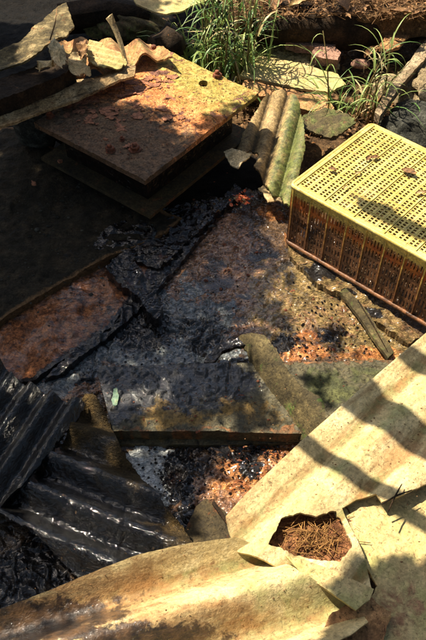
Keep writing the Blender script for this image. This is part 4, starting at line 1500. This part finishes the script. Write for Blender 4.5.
# small litter, one mass
V_, F_ = [], []
for i in range(2400):
    px, py = rng.uniform(235, 440), rng.uniform(-14, 125)
    if i % 4 == 0: py = rng.uniform(-14, 20)
    if i < 260: px, py = rng.uniform(90, 240), rng.uniform(-10, 60)
    z = .215 if py < 15 and px > 232 else .035
    c = P(px, py, z)
    c[2] = (.20 if z > .1 else float(ground_h(np.array([c[0]]), np.array([c[1]]))[0])) + rng.uniform(.002, .018)
    if i % 2 == 0:
        a = rng.uniform(0, 3.14)
        L = rng.uniform(.015, .05)
        d = np.array([math.cos(a), math.sin(a), rng.uniform(-.3, .3)]) * L
        Vt, Ft = tube([c - d, c + d], [.0012, .0008], 3)
    else:
        w, l = rng.uniform(.003, .009), rng.uniform(.006, .018)
        a = rng.uniform(0, 6.28)
        e = np.array([math.cos(a), math.sin(a), rng.uniform(-.4, .4)])
        f = np.array([-math.sin(a), math.cos(a), rng.uniform(-.4, .4)])
        Vt = np.array([c - e * l, c - f * w + [0, 0, .003], c + e * l, c + f * w + [0, 0, .003]])
        Ft = [[0, 1, 2, 3]]
    b = len(V_)
    V_ += Vt.tolist()
    F_ += [[q + b for q in f_] for f_ in Ft]
tag(mesh_obj('leaf_litter', V_, F_, M['litter_brown'], smooth=False), 'brown leaf litter and twigs over the ground at the back', 'leaf litter', kind='stuff')

# ================================================================== grass clumps
def blade(L, w, bend, seed):
    V, F = [], []
    n = 8
    for i in range(n):
        t = i / (n - 1)
        ang = bend * t * t
        x = L * t * math.sin(ang) * .9
        z = L * t * math.cos(ang * .9)
        ww = w * .5 * (1 - t ** 2.2) * (1 if t > .12 else .6) + .0002
        V += [(x, -ww, z), (x + ww * .35, 0, z - ww * .15), (x, ww, z)]
    for i in range(n - 1):
        for k in range(2):
            a = i * 3 + k
            F.append((a, a + 1, a + 4, a + 3))
    me = bpy.data.meshes.new('blade')
    me.from_pydata(V, [], F)
    me.polygons.foreach_set('use_smooth', [True] * len(me.polygons))
    return me


def blade_set(mat):
    r = []
    for i, (L, w, b) in enumerate([(.30, .009, .9), (.24, .010, 1.5), (.34, .008, .6), (.2, .008, 2.0), (.27, .011, 1.2)]):
        me = blade(L, w, b, i)
        me.materials.append(mat)
        r.append(me)
    return r


BL, BD, BY = blade_set(M['blade']), blade_set(M['blade_dark']), blade_set(M['blade_dry'])


def clump(label, base_px, n, spread, scale, sets, nstem=0, stem_h=.4, seed=1, lean=(0, 0)):
    r_ = random.Random(seed)
    c0 = P(base_px[0], base_px[1], .0)
    t = thing('grass_clump', label, 'grass clump', c0)
    for i in range(n):
        p = c0 + np.array([r_.gauss(0, spread[0]), r_.gauss(0, spread[1]), .0])
        a = r_.uniform(0, 6.28)
        tilt = abs(r_.gauss(.12, .16))
        s = scale * r_.uniform(.6, 1.15)
        o = place('blade', r_.choice(r_.choice(sets)), p, (0, 0, 0), (s, s * .9, s), t)
        o.rotation_euler = (Euler((0, tilt, a)).to_matrix()).to_euler()
    for i in range(nstem):
        p = c0 + np.array([r_.gauss(0, spread[0]), r_.gauss(0, spread[1]), .0])
        h = stem_h * r_.uniform(.7, 1.1)
        dx, dy = r_.gauss(lean[0], .035), r_.gauss(lean[1], .03)
        pts = [p, p + [dx * .3, dy * .3, h * .35], p + [dx * .7, dy * .7, h * .7], p + [dx * 1.3, dy * 1.3, h]]
        V_, F_ = tube(pts, [.0030, .0026, .0020, .0012], 6)
        mesh_obj('stem', V_, F_, M['stem'], t)
        for k in range(5):
            q = .25 + .17 * k + r_.uniform(-.04, .04)
            pp = p + np.array([dx * q * 1.2, dy * q * 1.2, h * q])
            s = scale * r_.uniform(.38, .62)
            o = place('blade', r_.choice(r_.choice(sets)), pp, (0, 0, 0), (s, s * 1.5, s), t)
            o.rotation_euler = (0, r_.uniform(.35, .8), r_.uniform(0, 6.28))
    return t


clump('tall dark green reedy grass clump behind the right corner of the rusty plates', (234, 80), 60, (.06, .04), .95, [BD, BD, BL, BD, BL, BY], 26, .42, 5)
clump('pale green arching grass clump behind the middle of the rusty plates', (196, 68), 60, (.06, .03), .78, [BL], 0, .2, 8)
clump('thin weedy grass clump behind the far corner of the crate', (352, 116), 46, (.08, .04), .72, [BD, BL, BL, BY], 10, .32, 12)
clump('small tuft of dry bent grass on the log', (362, 34), 12, (.03, .02), .8, [BY], 0, .2, 15)
clump('small dry tuft among the litter behind the tall reedy grass', (300, 40), 8, (.05, .02), .55, [BY, BL], 0, .2, 18)

# ================================================================== debris over the plate, top left
h7 = lambda x, y: .325 + (fbm(x, y, 8, 2, 181) - .5) * .05 + .10 * np.clip(x + .75, -.3, .4)
o = sheet('mottled_sheet', [(-20, 56), (0, 50), (22, 40), (40, 22), (56, 8), (66, 2), (70, 14), (74, 26), (66, 36), (48, 44), (36, 54), (24, 62), (0, 70), (-20, 78)], h7, .006, M['mottled'], .006, .003, seed=50, micro=rough_m(182, .003))
tag(o, 'mottled grey broken sheet standing highest at the top left', 'sheet fragment')
o = sheet('dark_board', [(-30, 90), (0, 79), (40, 64), (62, 57), (66, 64), (74, 66), (60, 76), (20, 92), (-30, 108)], lambda x, y: .335 + (fbm(x, y, 6, 2, 183) - .5) * .02, .006, M['dark_wood'], .05, .003, seed=51, micro=rough_m(184, .003))
tag(o, 'dark brown board at the top left between the mottled sheet and the sunlit strip', 'board')
h8, c8, _ = corr((10, 108), (130, 70), .285, .085, .007, .3, (0.0, .0), .005, 185)
o = sheet('weathered_strip', [(-20, 112), (8, 104), (40, 90), (66, 80), (92, 78), (112, 70), (128, 62), (136, 66), (134, 76), (118, 80), (98, 90), (70, 102), (40, 112), (16, 122), (-20, 132)], h8, .0045, M['strip_wood'], .008, .003, crd=c8, seed=52, micro=rough_m(186, .002))
tag(o, 'long sunlit splintered strip lying across the left corner of the top plate', 'strip')
h9, c9, _ = corr((105, 30), (120, 66), .245, .085, .016, .6, (.1, .0), .006, 187)
o = sheet('wavy_sheet', [(52, 52), (64, 40), (78, 38), (92, 42), (106, 38), (118, 44), (134, 40), (150, 44), (164, 46), (172, 56), (160, 60), (140, 56), (130, 66), (110, 74), (84, 76), (60, 66)], h9, .0045, M['sheet_brown'], .007, .002, seed=53, micro=rough_m(188, .002))
tag(o, 'orange brown wavy sheet behind the back edge of the top plate', 'sheet fragment')
h10, c10, _ = corr((88, 52), (128, 62), .30, .034, .006, 0, (.02, -.1), .003, 189)
o = sheet('folded_sheet', [(84, 46), (92, 41), (108, 48), (122, 54), (127, 62), (122, 67), (104, 67), (92, 64), (86, 56)], h10, .003, M['yellow_flat'], .004, .002, seed=54, micro=rough_m(190, .001), attrs={'stain': lambda x, y: x * 0 + .2})
tag(o, 'small pleated tan sheet beside the foot of the upright splinter', 'sheet fragment')
for i, (poly, z, lb) in enumerate([([(48, 44), (54, 38), (60, 44), (66, 56), (62, 68), (54, 62), (50, 54)], .40, 'pale crumpled scrap standing on the dark board'),
                                   ([(66, 60), (76, 56), (86, 62), (90, 72), (80, 76), (70, 72)], .33, 'crumpled tan scrap left of the pleated tan sheet'),
                                   ([(34, 62), (48, 54), (56, 60), (52, 68), (40, 70)], .38, 'tan scrap at the left end of the crumpled pieces'),
                                   ([(76, 44), (84, 40), (88, 46), (86, 58), (80, 58)], .34, 'brown torn scrap behind the pleated tan sheet')]):
    o = sheet('crumpled_scrap', poly, lambda x, y, z=z, i=i: z + (ridged(x, y, 15, 195 + i, 2) - .6) * .07, .003, [M['pale_wood'], M['litter_tan'], M['litter_tan'], M['litter_brown']][i], .0016, .007, seed=55 + i)
    tag(o, lb, 'scrap')
# upright splinter: tapering flat stick, from its foot on the strip
f0 = P(126, 64, .285)
tp = P(114, 15, .445)
tp = np.array([f0[0] - .045, f0[1] + .06, 0])
# solve the height of the tip so that it reaches the right row
best = min(np.linspace(.3, .7, 200), key=lambda z: abs(320 - FPX * ((np.array([tp[0], tp[1], z]) - [0, 0, CAM_H]) @ CU) / ((np.array([tp[0], tp[1], z]) - [0, 0, CAM_H]) @ CF) - 16))
tp[2] = best
V_, F_ = [], []
for i, t in enumerate(np.linspace(0, 1, 7)):
    p = f0 + (tp - f0) * t + np.array([.006 * math.sin(t * 3), 0, 0])
    w = .006 + .005 * t
    for dx, dy in ((-w, 0), (-.2 * w, -.003), (w, -.001), (.1 * w, .004)):
        V_.append(p + np.array([dx, dy, (dx * .8 if i == 6 else 0)]))
F_ = [(i * 4 + k, i * 4 + (k + 1) % 4, i * 4 + 4 + (k + 1) % 4, i * 4 + 4 + k) for i in range(6) for k in range(4)] + [(3, 2, 1, 0), (24, 25, 26, 27)]
tag(mesh_obj('wood_splinter', V_, F_, M['pale_wood'], smooth=False), 'pale upright splinter standing at the end of the sunlit strip', 'splinter')
q0, q1 = P(50, 40, .41), P(57, 8, .46)
V_, F_ = tube([q0, (q0 + q1) / 2 + [.004, 0, 0], q1], [.0022, .0018, .001], 5)
tag(mesh_obj('twig', V_, F_, M['litter_brown']), 'thin brown twig leaning against the mottled sheet at the top left', 'twig')
# props under the debris, so that it rests on something
for (px, py, z) in ((30, 74, .30), (60, 66, .29)):
    c = P(px, py, z)
    V_, F_ = rock((c[0] - .02, c[1] + .01, 0), (.07, .05, (z - .03) / 2), 60 + px, sub=3, rough=.08, flat_bottom=False)
    tag(mesh_obj('rubble_block', V_, F_, M['stone_dark']), 'dark rubble block under the boards, %s' % ('nearer the left edge' if px == 30 else 'nearer the crumpled scraps'), 'rubble')
cm = [chip_mesh('rubble_chip', M['flake'], .04, .026, .010, 70 + i, 8, .002, .35) for i in range(3)]
for i, (px, py, z, s, lb) in enumerate([(36, 114, .236, .9, 'dark chip on the left corner of the top plate, nearest the strip'), (22, 118, .24, .9, 'dark chip farthest left beside the top plate'), (60, 162, .115, .5, 'small rusty chip on the left part of the lower plate'),
                                       (34, 184, .068, .55, 'tiny sunlit chip on the dark slab at the left'), (106, 140, .25, .4, 'small pale chip at the near edge of the top plate')]):
    c = P(px, py, z)
    o = place('rubble_chip', cm[i % 3], c, (rng.uniform(-.2, .2), rng.uniform(-.2, .2), rng.uniform(0, 6)), s)
    tag(o, lb, 'chip')

# bright leaf-like sheet at the top centre, stone and stump under it
o = sheet('yellow_green_sheet', [(130, -12), (136, 4), (150, 10), (166, 14), (178, 12), (190, 6), (204, 2), (216, -6), (216, -20)], lambda x, y: .22 + (fbm(x, y, 7, 2, 201) - .5) * .05, .008, M['yellow_flat'], .006, .004, seed=61, attrs={'stain': lambda x, y: x * 0})
tag(o, 'yellow green curled sheet at the top edge behind the pale grass', 'sheet fragment')
V_, F_ = rock(P(128, 34, .0), (.15, .06, .05), 17, sub=5, rough=.5)
tag(mesh_obj('stone', V_, F_, M['mossy']), 'grey green stone behind the wavy sheet, left of the stump', 'stone')
V_, F_ = tube([P(168, 46, .0), P(168, 46, .06), P(168, 46, .13), P(168, 46, .17)], [.075, .07, .062, .05], 12, .3, 4)
tag(mesh_obj('stump', V_, F_, M['dark_wood']), 'brown stump behind the top plate, left of the pale grass', 'stump')
V_, F_ = tube([P(60, 20, .06), P(110, 12, .07), P(150, 18, .05)], [.05, .06, .05], 10, .3, 5)
tag(mesh_obj('log', V_, F_, M['dark_wood']), 'black log in deep shade at the top left', 'log')

# twigs and bits on the pale sheets
for i, (a, b, z, lb) in enumerate([((382, 504), (412, 490), .185, 'dark twig across the crack at the right end of the right pale sheet'), ((388, 512), (402, 484), .19, 'short twig crossing the other at the right pale sheet'),
                                   ((358, 300), (388, 352), .05, 'thin brown stick on the wet floor in front of the crate')]):
    q0, q1 = P(a[0], a[1], z), P(b[0], b[1], z)
    V_, F_ = tube([q0, (q0 + q1) / 2 + [0, .002, .003], q1], [.0016, .0018, .001], 6)
    tag(mesh_obj('twig', V_, F_, M['dark_wood']), lb, 'twig')

# ================================================================== unseen crown added outside the frame, its leaves shaped to cast the shade
LIT = [[(66, 48), (130, 40), (150, 36), (200, 50), (262, 84), (262, 96), (236, 108), (200, 124), (186, 134), (172, 130), (160, 116), (140, 108), (118, 92), (96, 96), (84, 86), (90, 60)],
       [(90, -16), (122, 4), (138, 40), (140, 70), (112, 88), (60, 116), (16, 132), (0, 122), (30, 96), (56, 82), (30, 74), (28, 56), (44, 30), (54, -4)],
       [(205, -20), (440, -20), (440, 110), (426, 108), (390, 120), (372, 112), (378, 122), (426, 142), (440, 230), (440, 262), (420, 256), (380, 232), (330, 206), (290, 186), (296, 206), (284, 206), (262, 178), (244, 166), (222, 156), (258, 112), (262, 92), (200, 54), (170, 34), (150, 14)],
       [(290, 180), (445, 262), (445, 350), (284, 240)],
       [(226, 196), (250, 192), (256, 208), (236, 216)],
       [(284, 236), (300, 240), (306, 262), (286, 252)],
       [(298, 256), (316, 262), (322, 276), (304, 276)],
       [(318, 286), (336, 284), (366, 304), (372, 318), (352, 318), (326, 304)],
       [(340, 268), (360, 276), (420, 330), (404, 338), (370, 312), (346, 292)],
       [(288, 338), (306, 334), (318, 348), (300, 356)],
       [(262, 232), (276, 230), (284, 250), (270, 254)],
       [(296, 300), (312, 298), (322, 316), (304, 320)],
       [(352, 320), (376, 318), (396, 352), (374, 352)],
       [(270, 372), (284, 376), (312, 402), (322, 420), (304, 426), (284, 404)],
       [(330, 366), (352, 372), (336, 384)],
       [(226, 466), (262, 440), (290, 428), (306, 442), (318, 470), (270, 470), (248, 500), (226, 500)],
       [(245, 500), (300, 440), (440, 545), (440, 560), (400, 548), (355, 568), (335, 600), (326, 660), (120, 660), (90, 622), (70, 596), (84, 572), (140, 556), (190, 545), (230, 535)],
       [(300, 446), (426, 328), (470, 300), (470, 550), (420, 545)],
       [(356, 398), (384, 372), (440, 408), (440, 440), (400, 420)],
       [(372, 380), (398, 356), (440, 380), (440, 412)],
       [(404, 352), (426, 330), (470, 330), (470, 374)],
       [(0, 612), (60, 590), (92, 580), (100, 626), (60, 634), (20, 660), (-30, 660), (-30, 630)],
       [(56, 528), (90, 516), (126, 530), (126, 548), (90, 552), (64, 542)]]
SHADE = [[(256, 28), (372, 32), (388, 44), (330, 44), (270, 44)], [(300, 112), (372, 116), (330, 140)], [(345, 60), (390, 52), (400, 66), (360, 84)],
         [(250, 56), (262, 52), (300, 60), (330, 70), (300, 68)], [(372, 104), (426, 108), (440, 146), (400, 136), (372, 120)],
         [(262, 100), (272, 118), (262, 150), (252, 150)]]
# note where light reaches the place, then set leaves along the sun's direction wherever it does not
leaves = []
S = np.array(SV)
gxp, gyp = np.meshgrid(np.arange(-90, 520, 3.0), np.arange(-70, 720, 3.0))
gxp, gyp = gxp.ravel(), gyp.ravel()
lit = np.zeros(len(gxp), bool)
dist = np.full(len(gxp), 1e9)
for pgn in LIT:
    q_ = np.array(pgn, float)
    c_ = q_.mean(0)
    if np.ptp(q_[:, 0]) < 110: q_ = c_ + (q_ - c_) * 1.65
    lit |= inside(gxp, gyp, q_.tolist())
for pgn in SHADE:
    lit &= ~inside(gxp, gyp, pgn)
# everything beyond the frame to the right and the far back is open
lit |= (gxp > 440) & (gyp < 560)
zz_ = np.where((gxp > 232) & (gxp < 330) & (gyp > 335) & (gyp < 445) & (gxp + gyp < 745), .085, np.where((gxp < 138) & (gyp < 112) & (gyp < 150 - gxp * .6), .31, np.where((gyp > 330) & (gxp + gyp * .9 > 700), .15, np.where((gyp < 190) & (gxp < 260), .22, np.where((gxp < 190) & (gyp > 400), .085, np.where((gxp > 290) & (gyp < 260) & (gyp > 120), .24, .02))))))
lv = [leaf_mesh('tree_leaf', M['tree_leaf'], .085, .05, .006, 200 + i) for i in range(3)]
rr = np.random.RandomState(5)
Vc, Fc = [], []
shade_idx = np.where(~lit)[0]
# distance (photo px) from each shade sample to the nearest lit one, coarse
LG = lit.reshape(len(np.arange(-70, 720, 3.0)), -1)
ED = LG & ~(np.roll(LG, 1, 0) & np.roll(LG, -1, 0) & np.roll(LG, 1, 1) & np.roll(LG, -1, 1))
lit_pts = np.c_[gxp[ED.ravel()], gyp[ED.ravel()]]
cells = 0
for i in shade_idx:
    sx, sy = mpp(gxp[i], max(gyp[i], -60), zz_[i])
    area = 9 * sx * sy
    dmin = np.sqrt(((lit_pts - [gxp[i], gyp[i]]) ** 2 * [1, 1.4]).sum(1).min())
    leak = 3.5 if (gxp[i] > 318 and gyp[i] > 540) else 1.5 if (gxp[i] < 120 and 200 < gyp[i] < 370) else .62 if (gxp[i] < 230 and gyp[i] > 400) or (60 < gxp[i] < 300 and 235 < gyp[i] < 372) else 1.0
    nl = rr.poisson(leak * area / (.00045 if dmin * sx < .02 else .0009))
    if nl == 0: continue
    for _ in range(nl):
        p = P(gxp[i] + rr.uniform(-1.5, 1.5), gyp[i] + rr.uniform(-1.5, 1.5), zz_[i])
        t = (rr.uniform(1.4, 1.7) if (dmin < 14 or leak > 3) else rr.uniform(1.7, 3.2)) / S[2]
        c = p + S * t
        r = min(.045, max(.010, dmin * sx * .8)) * rr.uniform(.75, 1.1)
        if r < .014 and rr.rand() < .3: continue
        nrm = S + rr.normal(0, .35, 3)
        nrm /= np.linalg.norm(nrm)
        a = np.cross(nrm, rr.normal(0, 1, 3))
        a /= np.linalg.norm(a)
        b2 = np.cross(nrm, a)
        b = len(Vc)
        Vc += [c - a * r * 1.25, c + b2 * r * .7 - a * r * .2, c + a * r * 1.35 - nrm * r * .2, c - b2 * r * .7 - a * r * .2, c + nrm * r * .12]
        Fc += [(b, b + 4, b + 1), (b + 1, b + 4, b + 2), (b + 2, b + 4, b + 3), (b + 3, b + 4, b)]
Vc = np.array(Vc)
print('crown leaves', len(Fc) // 4)
unseen_tree = thing('tree', 'leafy tree over the dump, outside the frame, shading the wet floor', 'tree', (-4.6, 3.4, 0))
crown = mesh_obj('crown', Vc, Fc, M['tree_leaf'], unseen_tree, smooth=False)
crown['kind'] = 'stuff'
V_, F_ = tube([(-4.6, 3.4, -.1), (-4.55, 3.35, .8), (-4.4, 3.2, 1.7), (-4.1, 3.0, 2.6), (-3.8, 2.9, 3.3)], [.17, .13, .11, .09, .06], 12, .2, 3)
mesh_obj('trunk', V_, F_, M['bark'], unseen_tree)
for k in range(9):
    q0 = np.array([-4.4 + .06 * k, 3.2 - .03 * k, 1.8 + .15 * k])
    j = rr.randint(len(Vc))
    q1 = Vc[j]
    mid = (q0 + q1) / 2 + [0, 0, .12]
    V_, F_ = tube([q0, mid, q1], [.035, .022, .006], 7, .2, k)
    mesh_obj('branch', V_, F_, M['bark'], unseen_tree)

# straight boughs added so that their shadows bar the right sheet and the crate
for (p0, p1, z, hgt, r_) in (((286, 428), (440, 524), .17, 1.35, .019), ((335, 386), (460, 468), .17, 1.45, .044), ((386, 345), (460, 392), .17, 1.4, .018), ((366, 206), (470, 258), .25, 1.5, .022), ((352, 196), (470, 250), .25, 1.7, .005)):
    a0, a1 = P(p0[0], p0[1], z), P(p1[0], p1[1], z)
    q0, q1 = a0 + S * hgt / S[2], a1 + S * hgt / S[2]
    d = (q1 - q0)
    q0 = q0 - d * .55 + np.array([0, 0, .3])
    b0 = a0 + S * hgt / S[2]
    V_, F_ = tube([q0, b0, b0 + d * .5 + rr.normal(0, .004, 3), q1, q1 + d * .2], [r_ * 1.2, r_ * 1.05, r_, r_ * .9, r_ * .7], 10, .18, int(r_ * 1000))
    mesh_obj('branch', V_, F_, M['bark'], unseen_tree)

# unseen crowns added all round to darken the skylight, with a gap for reflections
SECT = [('tree', 'leafy tree standing behind the camera, outside the frame', 190, 330, (1.2, -4.6)), ('tree', 'leafy tree on the right side of the clearing, outside the frame', -30, 62, (5.6, 1.8)),
        ('tree', 'leafy tree on the far left side of the clearing, outside the frame', 108, 190, (-5.4, 5.2))]
for (nm, lb, a0, a1, (tx, ty)) in SECT:
    tr = thing(nm, lb, 'tree', (tx, ty, 0))
    Vc, Fc = [], []
    n = int(5200 * (a1 - a0) / 130)
    for i in range(n):
        az, sn = R(rr.uniform(a0, a1)), rr.uniform(.06, .999)
        el = math.asin(sn)
        rad = rr.uniform(4.6, 6.4)
        c = np.array([rad * math.cos(el) * math.cos(az), 1.6 + rad * math.cos(el) * math.sin(az), rad * math.sin(el)])
        f = c - S * (c[2] / S[2])
        if -1.5 < f[0] < 1.6 and -.2 < f[1] < 4.2: continue
        azd = math.degrees(az) % 360
        if 66 < azd < 116 and 24 < math.degrees(el) < 72 and fbm(np.array([azd * .13]), np.array([math.degrees(el) * .13]), 1, 3, 9)[0] < .53: continue
        if fbm(np.array([azd * .11 * math.cos(el)]), np.array([math.degrees(el) * .11]), 1, 3, 19)[0] > .70: continue
        r = rr.uniform(.07, .15)
        nrm = rr.normal(0, 1, 3) + c / rad * .6
        nrm /= np.linalg.norm(nrm)
        a = np.cross(nrm, rr.normal(0, 1, 3))
        a /= np.linalg.norm(a)
        b2 = np.cross(nrm, a)
        b = len(Vc)
        Vc += [c - a * r * 1.3, c + b2 * r * .75, c + a * r * 1.5 - nrm * r * .3, c - b2 * r * .75, c + nrm * r * .15]
        Fc += [(b, b + 4, b + 1), (b + 1, b + 4, b + 2), (b + 2, b + 4, b + 3), (b + 3, b + 4, b)]
    o = mesh_obj('crown', Vc, Fc, M['tree_leaf'], tr, smooth=False)
    o['kind'] = 'stuff'
    V_, F_ = tube([(tx, ty, -.1), (tx * .98, ty * 1.0, 1.5), (tx * .9, ty * .97, 3.0), (tx * .75, ty * .95, 4.2)], [.22, .17, .14, .06], 12, .2, 3)
    mesh_obj('trunk', V_, F_, M['bark'], tr)
